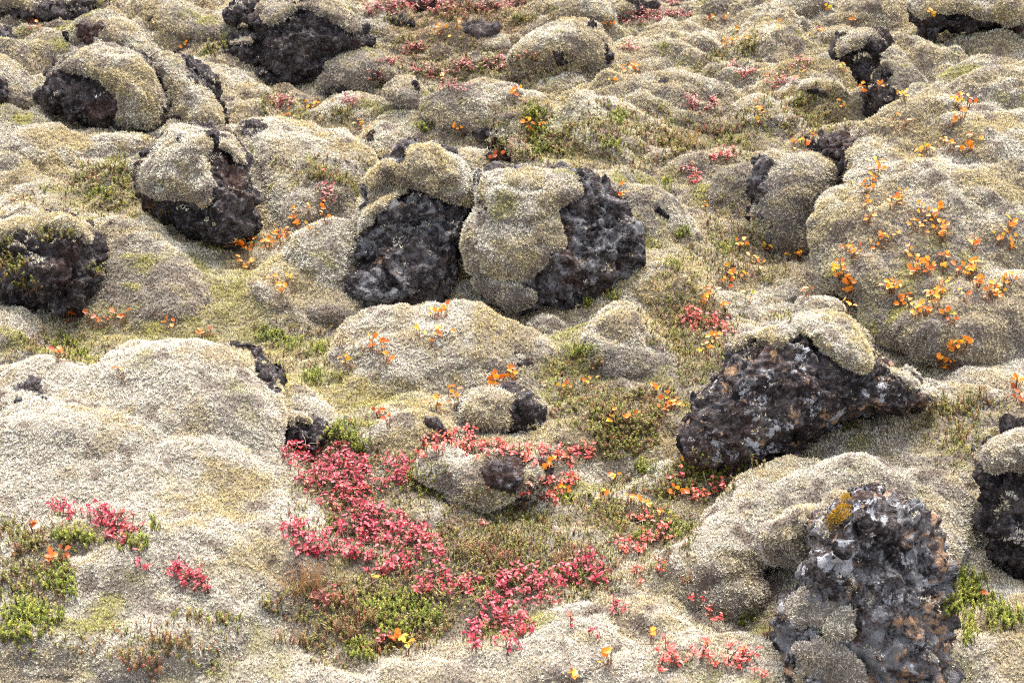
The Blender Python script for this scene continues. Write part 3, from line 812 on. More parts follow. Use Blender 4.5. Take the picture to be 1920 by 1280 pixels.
# ---- right side
B('mossy_boulder', 'huge pale moss hill on the right edge with orange leaves all over it', 'moss hill', 668,
  [([(1522, 500), (1524, 430), (1556, 384), (1618, 356), (1690, 322), (1760, 262), (1860, 226), (2060, 200), (2060, 720), (1860, 706), (1740, 690), (1660, 650), (1618, 606), (1604, 560), (1566, 558), (1534, 530)], {'lean': .95, 'thick': .55}),
   ([(1586, 330), (1580, 270), (1620, 224), (1690, 190), (1742, 158), (1792, 118), (1860, 106), (2060, 104), (2060, 420), (1700, 430), (1610, 400)], {'lean': 1.05, 'thick': .55, 'dz': .02})],
  [('rock', [(1534, 280), (1556, 256), (1602, 246), (1612, 290), (1606, 332), (1580, 346), (1572, 304)], .03, {'name': 'exposed_rock'})], mat='moss', base_x=1760, push=.1, back=.5, relief=1.25)
B('mossy_boulder', 'square moss pedestal with a lichen grey rock edge, left of the big moss hill', 'boulder', 476,
  [[(1406, 470), (1404, 420), (1414, 350), (1414, 300), (1438, 284), (1500, 288), (1560, 292), (1584, 320), (1570, 352), (1540, 384), (1530, 440), (1520, 490), (1460, 486)]],
  [('rock', [(1404, 474), (1406, 410), (1414, 350), (1412, 300), (1428, 286), (1436, 320), (1438, 372), (1458, 400), (1450, 440), (1462, 482), (1420, 482)], .02, {'crust': (1.3, .1, .1)})], mat='moss', lean=.1, white=.05, thick=.8)
B('lava_boulder', 'narrow dark lava block wedged between the moss pedestal and the big moss hill', 'boulder', 372,
  [[(1528, 290), (1544, 262), (1600, 248), (1612, 290), (1600, 350), (1560, 376), (1538, 330)]], crust=(.5, .05, .1), zoff=.05)
B('moss_mound', 'rounded moss mound left of the square moss pedestal', 'mound', 385, [[(1324, 372), (1344, 330), (1386, 302), (1420, 306), (1418, 380), (1380, 396), (1340, 392)]], mat='moss', lean=.5, grey=.1)
B('moss_mound', 'low grey green moss hump below the square moss pedestal', 'mound', 568, [[(1420, 540), (1450, 510), (1500, 498), (1548, 520), (1572, 556), (1520, 584), (1440, 580)]], mat='moss', lean=1.0)
B('mossy_boulder', 'big bare dark boulder blotched with orange and white lichen, draped with pale moss, right', 'boulder', 880,
  [[(1276, 836), (1284, 776), (1308, 730), (1344, 694), (1374, 650), (1402, 618), (1480, 612), (1520, 592), (1580, 590), (1612, 620), (1650, 676), (1712, 702), (1756, 738), (1748, 760), (1690, 776), (1600, 800), (1530, 830), (1480, 862), (1420, 890), (1334, 898), (1290, 880)]],
  [('moss', [(1486, 606), (1502, 590), (1542, 580), (1592, 588), (1624, 620), (1640, 660), (1652, 684), (1626, 690), (1580, 686), (1544, 664), (1516, 638), (1496, 626)], .055, {'white': .25}),
   ('moss', [(1360, 662), (1384, 632), (1412, 614), (1466, 608), (1506, 604), (1500, 626), (1474, 640), (1458, 662), (1440, 660), (1434, 632), (1408, 634), (1386, 656)], .03, {'white': .3}),
   ('moss', [(1616, 680), (1650, 674), (1700, 692), (1744, 716), (1766, 740), (1742, 746), (1700, 722), (1650, 700)], .012, {'white': .3})],
  crust=(.85, .75, .9), push=.25, thick=.9, rough=.62, specks=.15)
B('moss_mound', 'moss slope with two twiggy shrubs at the foot of the lichen blotched boulder', 'mound', 905,
  [[(1430, 900), (1500, 850), (1556, 806), (1612, 786), (1690, 772), (1756, 748), (1840, 736), (2000, 700), (2060, 860), (1900, 920), (1700, 940), (1480, 940)]], mat='moss', lean=1.45, thick=.4, push=0, back=.4)
B('mossy_boulder', 'dark boulder under a thick grey moss cap, cut by the right edge', 'boulder', 1060,
  [[(1832, 880), (1828, 850), (1860, 815), (1920, 800), (2050, 800), (2050, 1090), (1930, 1084), (1866, 1060), (1842, 1010), (1836, 950)]],
  [('moss', [(1822, 858), (1850, 822), (1892, 802), (1960, 796), (2050, 800), (2050, 900), (1960, 896), (1890, 884), (1848, 884)], .06, {'white': .15, 'grey': .1})], crust=(.6, .2, .1), lean=.1)
B('mossy_boulder', 'lichen crusted boulder bursting out of a white moss dome, bottom right', 'boulder', 1290,
  [([(1090, 1130), (1180, 1060), (1252, 1024), (1300, 982), (1346, 934), (1410, 895), (1486, 868), (1582, 854), (1684, 860), (1776, 884), (1838, 926), (1852, 970), (1844, 1030), (1812, 1090), (1790, 1200), (1700, 1260), (1560, 1220), (1500, 1100), (1456, 1064), (1436, 1072), (1452, 1108), (1436, 1140), (1386, 1152), (1336, 1146), (1290, 1176), (1220, 1230), (1120, 1240), (1060, 1200)], {'dz': .20, 'lean': .8, 'thick': .62, 'mat': 'moss', 'back': .5}),
   ([(1462, 1140), (1500, 1076), (1540, 1040), (1548, 970), (1590, 930), (1650, 908), (1696, 920), (1736, 960), (1768, 1004), (1794, 1060), (1784, 1110), (1776, 1180), (1800, 1360), (1470, 1360), (1452, 1250), (1450, 1180)], {'lean': .15, 'dz': -.03, 'thick': .7})],
  [('moss', [(1408, 1014), (1440, 976), (1500, 946), (1560, 922), (1604, 912), (1584, 944), (1558, 976), (1547, 1030), (1520, 1058), (1470, 1060), (1430, 1042)], .075, {'white': .3, 'deep': .09, 'out': .02}),
   ('rock', [(1550, 990), (1560, 950), (1604, 924), (1652, 908), (1668, 946), (1676, 992), (1660, 1022), (1614, 1040), (1590, 1076), (1546, 1084), (1538, 1040)], .085, {'name': 'upper_slab', 'crust': (.8, .7, 1.1), 'deep': .02}),
   ('moss', [(1464, 1136), (1482, 1108), (1540, 1092), (1600, 1092), (1646, 1106), (1640, 1122), (1580, 1126), (1560, 1160), (1530, 1180), (1490, 1170)], .008, {'grey': .75, 'white': -.2}),
   ('moss', [(1480, 1220), (1500, 1190), (1560, 1200), (1620, 1230), (1640, 1300), (1560, 1340), (1490, 1320)], .007, {'grey': .9, 'white': -.2}),
   ('moss', [(1540, 1170), (1568, 1136), (1600, 1130), (1612, 1160), (1590, 1200), (1560, 1208)], .014, {'grey': .1, 'green': .35}),
   ('moss', [(1550, 966), (1556, 936), (1584, 924), (1608, 928), (1604, 962), (1584, 992), (1558, 998)], .065, {'name': 'golden_moss_tuft', 'plain': (.40, .235, .02), 'out': .01})],
  crust=(1.45, .9, .8), base_x=1600, rough=.85, push=.1, white=.4, pw=1.0, specks=.5, blanket=False)
B('moss_mound', 'pale moss dome at the bottom edge carrying red leaves, left of the lichen crusted boulder', 'mound', 1330,
  [[(1120, 1340), (1160, 1250), (1220, 1204), (1296, 1180), (1384, 1178), (1456, 1200), (1516, 1246), (1552, 1310), (1560, 1400), (1120, 1400)]], mat='moss', lean=.9, thick=.5, white=.3, push=0)
# ---- centre
B('mossy_boulder', 'dark lava boulder with plump moss pillows on top, left half of the central pair', 'boulder', 572,
  [[(666, 430), (684, 392), (720, 360), (790, 352), (852, 372), (884, 402), (888, 440), (874, 486), (862, 536), (826, 572), (764, 584), (704, 586), (652, 556), (652, 520), (684, 498), (668, 462)],
   ([(738, 292), (748, 268), (776, 262), (836, 274), (874, 296), (892, 346), (894, 420), (860, 430), (770, 400), (738, 350)], {'dz': .04, 'thick': .8}),
   ([(682, 356), (688, 320), (714, 300), (752, 292), (756, 352), (720, 366), (690, 376)], {'dz': .03})],
  [('moss', [(681, 356), (687, 322), (714, 298), (748, 290), (752, 322), (740, 346), (712, 350), (690, 368)], .055),
   ('moss', [(742, 330), (752, 300), (772, 272), (806, 264), (846, 284), (872, 312), (890, 356), (886, 392), (868, 386), (846, 374), (806, 372), (766, 356), (744, 346)], .09, {'white': .15, 'lip': .8}),
   ('moss', [(664, 440), (668, 396), (690, 360), (724, 346), (752, 348), (768, 360), (744, 376), (716, 396), (700, 420), (680, 436)], .05, {'grey': .15}),
   ('rock', [(650, 545), (656, 516), (690, 502), (734, 512), (760, 550), (752, 582), (700, 584), (664, 572)], .05, {'name': 'lichen_covered_foot', 'crust': (1.4, .1, .1)})],
  crust=(1.2, .45, .3), rough=.9, specks=.3, push=.2, thick=.7)
B('mossy_boulder', 'square boulder wrapped in a hanging curtain of moss, right half of the central pair', 'boulder', 580,
  [[(874, 500), (878, 440), (892, 400), (884, 332), (906, 312), (970, 308), (1060, 318), (1100, 318), (1144, 336), (1168, 374), (1204, 430), (1208, 470), (1184, 504), (1154, 532), (1120, 572), (1060, 590), (990, 592), (940, 588), (900, 560)]],
  [('moss', [(872, 490), (876, 436), (892, 398), (882, 330), (904, 310), (968, 305), (1056, 314), (1092, 334), (1086, 368), (1060, 384), (1050, 420), (1056, 462), (1030, 484), (1016, 510), (990, 530), (946, 530), (900, 512)], .055, {'deep': .06, 'green': .08}),
   ('moss', [(886, 520), (930, 526), (1000, 528), (1004, 562), (968, 588), (920, 576)], .03, {'grey': .25})],
  crust=(1.25, .4, .3), rough=.85, specks=.2, push=.2, thick=.5)
B('lava_boulder', 'small purplish lava stone at the foot of the boulder with the moss curtain', 'boulder', 588, [[(1036, 590), (1040, 566), (1062, 552), (1094, 562), (1100, 586), (1070, 600)]], crust=(.2, 0, .05))
B('mossy_boulder', 'low moss hump with a rocky hollow, right of the boulder with the moss curtain', 'boulder', 452,
  [[(1144, 362), (1166, 346), (1212, 346), (1262, 366), (1286, 400), (1312, 450), (1280, 470), (1200, 480), (1170, 420)]], [('rock', [(1216, 384), (1240, 376), (1264, 396), (1268, 424), (1236, 414)], .02, {'crust': (.8, 0, .1)})], mat='moss', lean=.6, white=.15)
B('moss_mound', 'moss slope falling to the right of the central boulders', 'mound', 566, [[(1158, 560), (1176, 500), (1206, 464), (1262, 470), (1330, 508), (1352, 556), (1290, 590), (1200, 590)]], mat='moss', lean=1.1)
B('mossy_boulder', 'dark boulder with crowberry hanging over its face, cut by the left edge', 'boulder', 600,
  [[(-70, 440), (0, 412), (60, 402), (116, 400), (156, 412), (184, 452), (190, 500), (176, 550), (160, 604), (110, 608), (60, 580), (0, 552), (-70, 540)]],
  [('moss', [(-70, 440), (0, 408), (60, 398), (116, 396), (158, 410), (186, 446), (178, 460), (140, 436), (96, 430), (40, 440), (-20, 458), (-70, 466)], .04)], crust=(.5, .1, .08), push=.3)
B('moss_mound', 'smooth rolling moss mound right of the dark boulder at the left edge', 'mound', 612,
  [[(150, 430), (200, 402), (270, 408), (336, 452), (376, 510), (402, 580), (396, 616), (330, 630), (240, 626), (170, 606), (176, 540), (190, 490)]], mat='moss', lean=.95, thick=.6, grey=.1)
B('moss_mound', 'moss slope in the lower left corner of the hollow beneath the left edge boulder', 'mound', 690, [[(-80, 560), (0, 556), (46, 580), (80, 630), (78, 684), (20, 710), (-80, 710)]], mat='moss', lean=1.1)
B('moss_mound', 'moss lobe tucked against the left side of the central boulders', 'mound', 545, [[(524, 500), (536, 452), (578, 424), (630, 412), (668, 428), (672, 500), (650, 548), (600, 548), (556, 530)]], mat='moss', lean=.5)
B('moss_mound', 'grey moss lump with a black gap on its left, below the central boulders', 'mound', 610, [[(540, 580), (552, 550), (600, 540), (660, 556), (700, 588), (680, 618), (620, 624), (560, 612)]], mat='moss', lean=.7, grey=.55, white=-.3)
B('moss_mound', 'small moss lump with a few orange leaves, left of the grey moss lump', 'mound', 592, [[(466, 548), (480, 508), (520, 488), (552, 510), (548, 560), (536, 600), (490, 596)]], mat='moss', lean=.8)
B('mossy_boulder', 'broad moss back with a dark crease on its right, below the central boulders', 'boulder', 742,
  [[(596, 660), (640, 614), (700, 584), (762, 570), (852, 566), (920, 588), (978, 616), (1012, 640), (1032, 664), (1010, 706), (960, 722), (900, 716), (830, 738), (740, 760), (650, 740)]],
  [('rock', [(958, 664), (966, 644), (984, 650), (1000, 684), (990, 706), (966, 704)], .015)], mat='moss', lean=.85, thick=.6)
B('moss_mound', 'small moss knob between the broad moss back and the cone shaped mound', 'mound', 638, [[(980, 612), (1000, 586), (1042, 584), (1070, 610), (1060, 644), (1010, 648)]], mat='moss', lean=.5, grey=.2)
B('moss_mound', 'cone shaped moss mound in the middle, right of the broad moss back', 'mound', 712, [[(1086, 700), (1096, 636), (1116, 592), (1150, 572), (1188, 574), (1212, 614), (1262, 654), (1282, 696), (1220, 730), (1130, 728)]], mat='moss', lean=.6, grey=.05)
B('mossy_boulder', 'small boulder half covered by a moss cushion, just above the coral leaves', 'boulder', 806,
  [[(858, 764), (872, 740), (904, 726), (966, 724), (1018, 744), (1034, 780), (1026, 808), (984, 816), (920, 812), (876, 800)]],
  [('moss', [(855, 764), (870, 738), (904, 723), (966, 721), (1022, 744), (1026, 762), (990, 756), (968, 762), (966, 790), (930, 812), (880, 798)], .045, {'white': .15})], crust=(.3, .1, .6), rough=.6)
B('moss_mound', 'small yellowish moss hummock right of the half covered small boulder', 'mound', 850, [[(1034, 816), (1048, 786), (1086, 778), (1128, 798), (1146, 838), (1116, 862), (1060, 848)]], mat='moss', lean=.7, green=.3)
B('mossy_boulder', 'low straw coloured moss mound with a lava ridge, left of the half covered small boulder', 'boulder', 838,
  [[(650, 820), (700, 788), (760, 766), (806, 764), (838, 796), (846, 822), (800, 846), (700, 860), (660, 846)]], [('rock', [(776, 766), (804, 764), (838, 800), (840, 820), (822, 818), (800, 790)], .025, {'crust': (1., .1, .2)})], mat='moss', lean=1.0, thick=.6)
B('mossy_boulder', 'white moss boulder with a grey bare side, ringed by red leaves', 'boulder', 948,
  [[(786, 886), (800, 858), (836, 846), (884, 850), (930, 862), (968, 862), (1010, 870), (1032, 904), (1000, 930), (952, 950), (904, 966), (850, 950), (824, 916)]],
  [('rock', [(908, 884), (934, 868), (980, 864), (1014, 874), (1034, 904), (1000, 932), (956, 944), (932, 910)], .025, {'crust': (.9, .05, .15)})], mat='moss', lean=.3, white=.35, blanket=False, zoff=-.03)
# ---- lower left
B('mossy_boulder', 'great pale moss hill filling the left foreground', 'moss hill', 1090,
  [([(-90, 690), (0, 670), (58, 668), (108, 680), (172, 692), (216, 660), (268, 636), (318, 630), (382, 640), (440, 652), (490, 672), (520, 704), (526, 760), (514, 820), (514, 862), (546, 892), (586, 932), (628, 985), (640, 1050), (600, 1130), (480, 1220), (250, 1290), (60, 1290), (-120, 1290), (-160, 900)], {})],
  [('rock', [(428, 648), (456, 646), (496, 672), (526, 704), (522, 748), (502, 736), (486, 700), (460, 668)], .03), ('rock', [(16, 730), (34, 708), (72, 706), (86, 740), (78, 770), (50, 772), (30, 750)], .015, {'crust': (1., .05, .1)})],
  mat='moss', lean=1.25, thick=.46, push=0, white=.42, base_x=300, back=.5, pw=1.05, relief=.85)
B('mossy_boulder', 'dark rock under a moss slope, right shoulder of the great pale moss hill', 'boulder', 868,
  [[(498, 812), (520, 780), (556, 772), (608, 800), (614, 822), (600, 850), (560, 876), (510, 880), (496, 850)]], [('moss', [(512, 790), (530, 764), (572, 766), (606, 790), (590, 800), (548, 784), (520, 804)], .03, {'white': .2})], crust=(.2, .35, .05), push=.3)
B('moss_mound', 'pale moss slope behind the dark rock by the great moss hill', 'mound', 812, [[(512, 770), (520, 724), (562, 716), (604, 736), (640, 784), (640, 812), (590, 824), (530, 812)]], mat='moss', lean=.9, white=.25)

build_ground()

# ---------------------------------------------------------------- plants, each rooted where it grows
_V, _F, _n = [], [], 0
for V, Q in BV:
    _V.append(V); _F.append(Q + _n); _n += len(V)
BVH = BVHTree.FromPolygons([tuple(v) for v in np.concatenate(_V)], [tuple(q) for q in np.concatenate(_F).tolist()])
del _V, _F
CAMV = Vector((0, 0, CAM_H))
def hit(px, py):
    d = rays(np.array([px]), np.array([py]))[0]
    loc, nor, i, dist = BVH.ray_cast(CAMV, Vector(d).normalized())
    if loc is None:
        return None
    if nor.dot(Vector(d)) > 0: nor = -nor
    return np.array(loc), np.array(nor)

def leaf_mesh(P, D, U, L, W, c, fold=.25):
    """oval leaves folded along the midrib: P base, D direction, U upper side, one row each"""
    S = np.cross(D, U); S /= np.linalg.norm(S, axis=1, keepdims=True) + 1e-9
    U = np.cross(S, D)
    L = L[:, None]; W = W[:, None]
    mid1 = P + D * L * .45 - U * L * .03; tip = P + D * L - U * L * .12
    up = U * W * fold
    pts = [P, P + D * L * .28 + S * W * .8 + up, P + D * L * .72 + S * W * .78 + up, tip, P + D * L * .72 - S * W * .78 + up, P + D * L * .28 - S * W * .8 + up, mid1]
    V = np.stack(pts, 1).reshape(-1, 3)
    n = len(P)
    base = (np.arange(n) * 7)[:, None]
    T = np.concatenate([base + np.array(t) for t in ((0, 1, 6), (1, 2, 6), (2, 3, 6), (3, 4, 6), (4, 5, 6), (5, 0, 6))])
    return V, T, np.repeat(c, 7, 0)

def stick_mesh(A, B, wa, wb, c):
    """three sided tapering twigs from A to B"""
    D = B - A; D /= np.linalg.norm(D, axis=1, keepdims=True) + 1e-9
    S = np.cross(D, np.array([.3, .2, .93])); S /= np.linalg.norm(S, axis=1, keepdims=True) + 1e-9
    Tt = np.cross(D, S)
    r = []
    for a in (0, 2.094, 4.189):
        o = S * math.cos(a) + Tt * math.sin(a)
        r += [A + o * wa, B + o * wb]
    V = np.stack(r, 1).reshape(-1, 3); n = len(A); b = (np.arange(n) * 6)[:, None]
    T = np.concatenate([b + np.array(t) for t in ((0, 2, 3), (0, 3, 1), (2, 4, 5), (2, 5, 3), (4, 0, 1), (4, 1, 5))])
    return V, T, np.repeat(c, 6, 0)

def merge(ms):
    V, T, C, n = [], [], [], 0
    for v, t, c in ms:
        V.append(v); T.append(t + n); C.append(c); n += len(v)
    return np.concatenate(V), np.concatenate(T), np.concatenate(C)

def tri_obj(name, ms, mat, parent, origin):
    V, T, C = merge(ms)
    me = make_mesh(name, V - origin, None, T, smooth=False)
    set_col(me, 'tint', np.clip(C, 0, 1))
    return link(name, me, mat, parent)

def unit(a): return a / (np.linalg.norm(a, axis=-1, keepdims=True) + 1e-9)
def sample_patch(r, cx, cy, rx, ry, n):
    pts, nr = [], []
    c = hit(cx, cy)
    if c is None: return None, None
    d0 = (c[0] - CAM) @ FWD
    for _ in range(n):
        a = r.uniform(0, 2 * math.pi); q = r.random() ** .58 * 1.1
        q *= 1 + .25 * math.sin(3 * a + cx) + .15 * math.sin(5 * a + cy)
        h = hit(cx + rx * q * math.cos(a), cy + ry * q * math.sin(a))
        if h is None or abs((h[0] - CAM) @ FWD - d0) > .35: continue
        pts.append(h[0]); nr.append(h[1])
    if not pts: return None, None
    return np.array(pts), np.array(nr)

SPECS = []    # (root, kind, px, py, size)
def palette(r, n, cols, w, var=.16):
    k = r.choice(len(cols), n, p=np.array(w) / sum(w))
    return np.array(cols)[k] * np.clip(r.normal(1, var, (n, 1)), .5, 1.6)

RED = ([(.40, .016, .050), (.50, .032, .070), (.58, .075, .10), (.24, .008, .028), (.56, .12, .15), (.60, .06, .03), (.16, .03, .03), (.22, .20, .05)], [4, 4, 2.4, 2.6, 1.3, .6, .8, .35])
CORAL = ([(.66, .11, .085), (.58, .07, .07), (.72, .20, .16), (.48, .04, .05), (.7, .2, .05)], [4, 3, 2, 1.5, .6])
DULL = ([(.40, .06, .075), (.46, .12, .12), (.25, .05, .05), (.40, .17, .13)], [3, 2, 2, 2])
ORANGE = ([(.72, .21, .010), (.78, .29, .015), (.62, .12, .010), (.70, .38, .02), (.42, .40, .05)], [4, 4, 2, 1.6, .6])
RUST = ([(.56, .13, .02), (.66, .18, .02), (.42, .07, .015)], [3, 2, 2])
YELLOW = ([(.78, .42, .02), (.70, .46, .03), (.42, .42, .06), (.76, .28, .02)], [4, 2, 1.4, 1.5])

def berry_shrub(cx, cy, rx, ry, dens=1.0, pal=RED, hgt=.035):
    r = np.random.default_rng(int(cx * 31 + cy))
    c = hit(cx, cy)
    if c is None: return
    dep = (c[0] - CAM) @ FWD; mp = dep / FPX
    leafL = .0090 * (1 if dep < 4.2 else (dep / 4.2) ** .5)
    nn = int(np.clip(dens * 1.0 * math.pi * rx * ry / (leafL * .43 / mp) ** 2, 6, 2200))
    nsh = max(3, nn // 5)
    P, Nn = sample_patch(r, cx, cy, rx, ry, nsh)
    if P is None: return
    n = len(P)
    q = P[:, :2]; ctr = P.mean(0); sz = max(rx, ry) * mp
    up = unit(Nn * .5 + np.array([0, 0, 1.]) + r.normal(0, .22, (n, 3)))
    H = hgt * r.uniform(.35, 1.25, (n, 1)) * (1.15 - .5 * np.minimum(np.linalg.norm((P - ctr)[:, :2], axis=1) / max(sz, .02), 1))[:, None]
    tips = P + up * H
    origin = P[np.argmin(np.linalg.norm(P - ctr, axis=1))].copy()
    root = bpy.data.objects.new('berry_shrub', None); root.location = origin; root.empty_display_size = .03; col.objects.link(root)
    mids = P + up * H * .5 + r.normal(0, .004, (n, 3))
    wc = np.array([[.13, .07, .05]]) * r.uniform(.6, 1.5, (n, 1))
    st = [stick_mesh(P - up * .01, mids, .0011, .0009, wc), stick_mesh(mids, tips, .0009, .0006, wc)]
    # low side runners that knit the shoots together
    if n > 4:
        j = r.integers(0, n, n // 2); k = r.integers(0, n, n // 2)
        d = np.linalg.norm(P[j] - P[k], axis=1); m = (d < .12) & (d > .01)
        if m.any(): st.append(stick_mesh(P[j[m]] + (0, 0, .006), mids[k[m]], .0012, .0009, wc[:m.sum()]))
    tri_obj('branch', st, WOOD, root, origin)
    lv = []
    hue = palette(r, n, *pal) * (1 + .35 * np.clip(1.5 * fbm(P, .07, 2, 88), -1, 1))[:, None]
    hue[:, 1] += .05 * np.clip(fbm(P, .11, 2, 89) * 2, 0, 1)
    for k in range(5):
        m = r.random(n) < (.95 if k < 4 else .5)
        h = r.uniform(.45, 1.0, (n, 1)) if k else np.ones((n, 1))
        a = r.uniform(0, 2 * math.pi, n) + 0
        D = unit(np.stack([np.cos(a), np.sin(a), r.uniform(-.25, .7, n)], 1))
        U = unit(np.array([0, -.15, 1.]) + r.normal(0, .35, (n, 3)))
        L = leafL * r.uniform(.65, 1.2, n)
        cc = hue * .5 + palette(r, n, *pal) * .5
        lv.append(leaf_mesh((P + up * H * h)[m], D[m], U[m], L[m], L[m] * r.uniform(.30, .40, m.sum()), cc[m]))
    tri_obj('foliage', lv, LEAF, root, origin)
    SPECS.append((root, 'red' if pal is RED else 'coral' if pal is CORAL else 'dull', cx, cy, rx))
    return root

def willow_sprig(cx, cy, n=4, pal=ORANGE):
    r = np.random.default_rng(int(cx * 17 + cy * 3))
    h = hit(cx, cy)
    if h is None: return
    P0, Nn = h
    dep = (P0 - CAM) @ FWD
    Ls = .0148 * (1 if dep < 4.2 else (dep / 4.2) ** .4)
    spread = (.002 + .0022 * math.sqrt(n)) * dep / 3.5
    n = max(2, int(n * 1.25 + .5))
    root_dir = unit(Nn * .6 + np.array([0, 0, .8]))
    o2 = r.normal(0, spread, (n, 3)); o2 -= Nn * (o2 @ Nn)[:, None]
    base = P0 + Nn * .0 + o2 * .4
    top = P0 + o2 + root_dir * r.uniform(.014, .032, (n, 1))
    wc = np.tile([.16, .08, .04], (n, 1))
    # creeping runners over the moss
    q = r.normal(0, 1, (3, 3)); q -= Nn * (q @ Nn)[:, None]; q = unit(q) * r.uniform(.015, .04, (3, 1)); e0 = np.tile(P0 + Nn * .005, (3, 1))
    me_st = merge([stick_mesh(base - root_dir * .008, top, .0010, .0007, wc), stick_mesh(e0, e0 + q, .0011, .0007, wc[:1].repeat(3, 0))])
    me = make_mesh('willow_sprig', me_st[0] - P0, None, me_st[1], smooth=False); set_col(me, 'tint', me_st[2])
    root = link('willow_sprig', me, WOOD); root.location = P0
    a = r.uniform(0, 2 * math.pi, n)
    D = unit(np.stack([np.cos(a), np.sin(a) * .8 - .2, r.uniform(-.1, .9, n)], 1))
    U = unit(Nn + np.array([0, -.3, .6]) + r.normal(0, .45, (n, 3)))
    L = Ls * r.uniform(.7, 1.2, n)
    tri_obj('foliage', [leaf_mesh(top, D, U, L, L * r.uniform(.34, .46, n), palette(r, n, *pal), .3)], LEAF, root, P0)
    SPECS.append((root, 'orange' if pal is ORANGE else 'rust' if pal is RUST else 'yellow', cx, cy, n))

GREENS = ([(.17, .20, .025), (.27, .28, .040), (.10, .14, .018), (.36, .35, .06)], [4, 3, 2, 1.4])
OLIVES = ([(.19, .17, .04), (.23, .24, .05), (.26, .13, .05), (.14, .15, .03), (.33, .27, .07)], [3, 3, 2, 2, 1])
BROWNS = ([(.20, .10, .045), (.27, .14, .06), (.15, .08, .04), (.23, .20, .06), (.30, .09, .05)], [3, 3, 2, 2, 1])
def shoots(r, P, Nn, L, pal, kids=13, s=1.0):
    """upright crowberry shoots: a stem with whorls of short thick needles"""
    n = len(P)
    up = unit(Nn * .35 + np.array([0, 0, 1.]) + r.normal(0, .3, (n, 3)))
    L = L * r.uniform(.5, 1.3, (n, 1))
    tip = P + up * L
    hue = palette(r, n, *pal)
    wood = stick_mesh(P - up * .012, P + up * L * .85, .0009 * s, .0006 * s, np.tile([.14, .085, .06], (n, 1)))
    S = unit(np.cross(up, r.normal(0, 1, (n, 3)))); Tt = np.cross(up, S)
    V, C = [], []
    for k in range(kids):
        t = .18 + .85 * k / kids
        a = k * 2.4 + r.uniform(-.4, .4, (n, 1))
        d = S * np.cos(a) + Tt * np.sin(a)
        b = P + up * L * t
        nl = .0050 * s * r.uniform(.7, 1.2, (n, 1)) * (1.1 - .35 * t)
        e = b + (d * .85 + up * .65) * nl
        sd_ = np.cross(d, up) * .0015 * s
        V += [b - sd_, b + sd_, e]
        c = hue * (.75 + .45 * t)
        C += [c * .9, c * .9, c * 1.1]
    VV = np.stack(V, 1).reshape(-1, 3); CC = np.stack(C, 1).reshape(-1, 3)
    return wood, (VV, np.arange(len(VV)).reshape(-1, 3), CC)

def crowberry(cx, cy, rx, ry, pal=GREENS, dens=1.0, L=.022):
    r = np.random.default_rng(int(cx * 13 + cy * 7))
    c = hit(cx, cy)
    if c is None: return
    dep = (c[0] - CAM) @ FWD; mp = dep / FPX
    s = 1 if dep < 3.6 else (dep / 3.6) ** .8
    n = int(np.clip(dens * (3.0 if pal is GREENS else 1.8) * math.pi * rx * ry / (.0085 * s / mp) ** 2, 5, 1500))
    P, Nn = sample_patch(r, cx, cy, rx, ry, n)
    if P is None: return
    origin = P[np.argmin(np.linalg.norm(P - P.mean(0), axis=1))].copy()
    wood, ndl = shoots(r, P, Nn, L * s ** .4, pal, 13, s)
    root = bpy.data.objects.new('crowberry_shrub', None); root.location = origin; root.empty_display_size = .03; col.objects.link(root)
    tri_obj('branch', [wood], WOOD, root, origin)
    tri_obj('foliage', [ndl], NEEDLE, root, origin)
    SPECS.append((root, 'green' if pal is GREENS else 'olive' if pal is OLIVES else 'brown', cx, cy, rx))

def grass(cx, cy, rx, ry, n, L, c, label):
    r = np.random.default_rng(int(cx + cy))
    P, Nn = sample_patch(r, cx, cy, rx, ry, n)
    if P is None: return
    m = len(P)
    up = unit(np.array([0, 0, 1.]) + r.normal(0, .45, (m, 3)))
    LL = L * r.uniform(.5, 1.3, (m, 1))
    a = P + up * LL * .6; b = a + unit(up + r.normal(0, .35, (m, 3)) + (0, 0, -.2)) * LL * .4
    cc = np.array(c) * r.uniform(.7, 1.3, (m, 1))
    ms = merge([stick_mesh(P - up * .01, a, .0008, .0006, cc), stick_mesh(a, b, .0006, .0002, cc)])
    o = P.mean(0)
    me = make_mesh('grass_tuft', ms[0] - o, None, ms[1], smooth=False); set_col(me, 'tint', ms[2])
    ob = link('grass_tuft', me, LEAF); ob.location = o
    tag(ob, label, 'grass tuft')

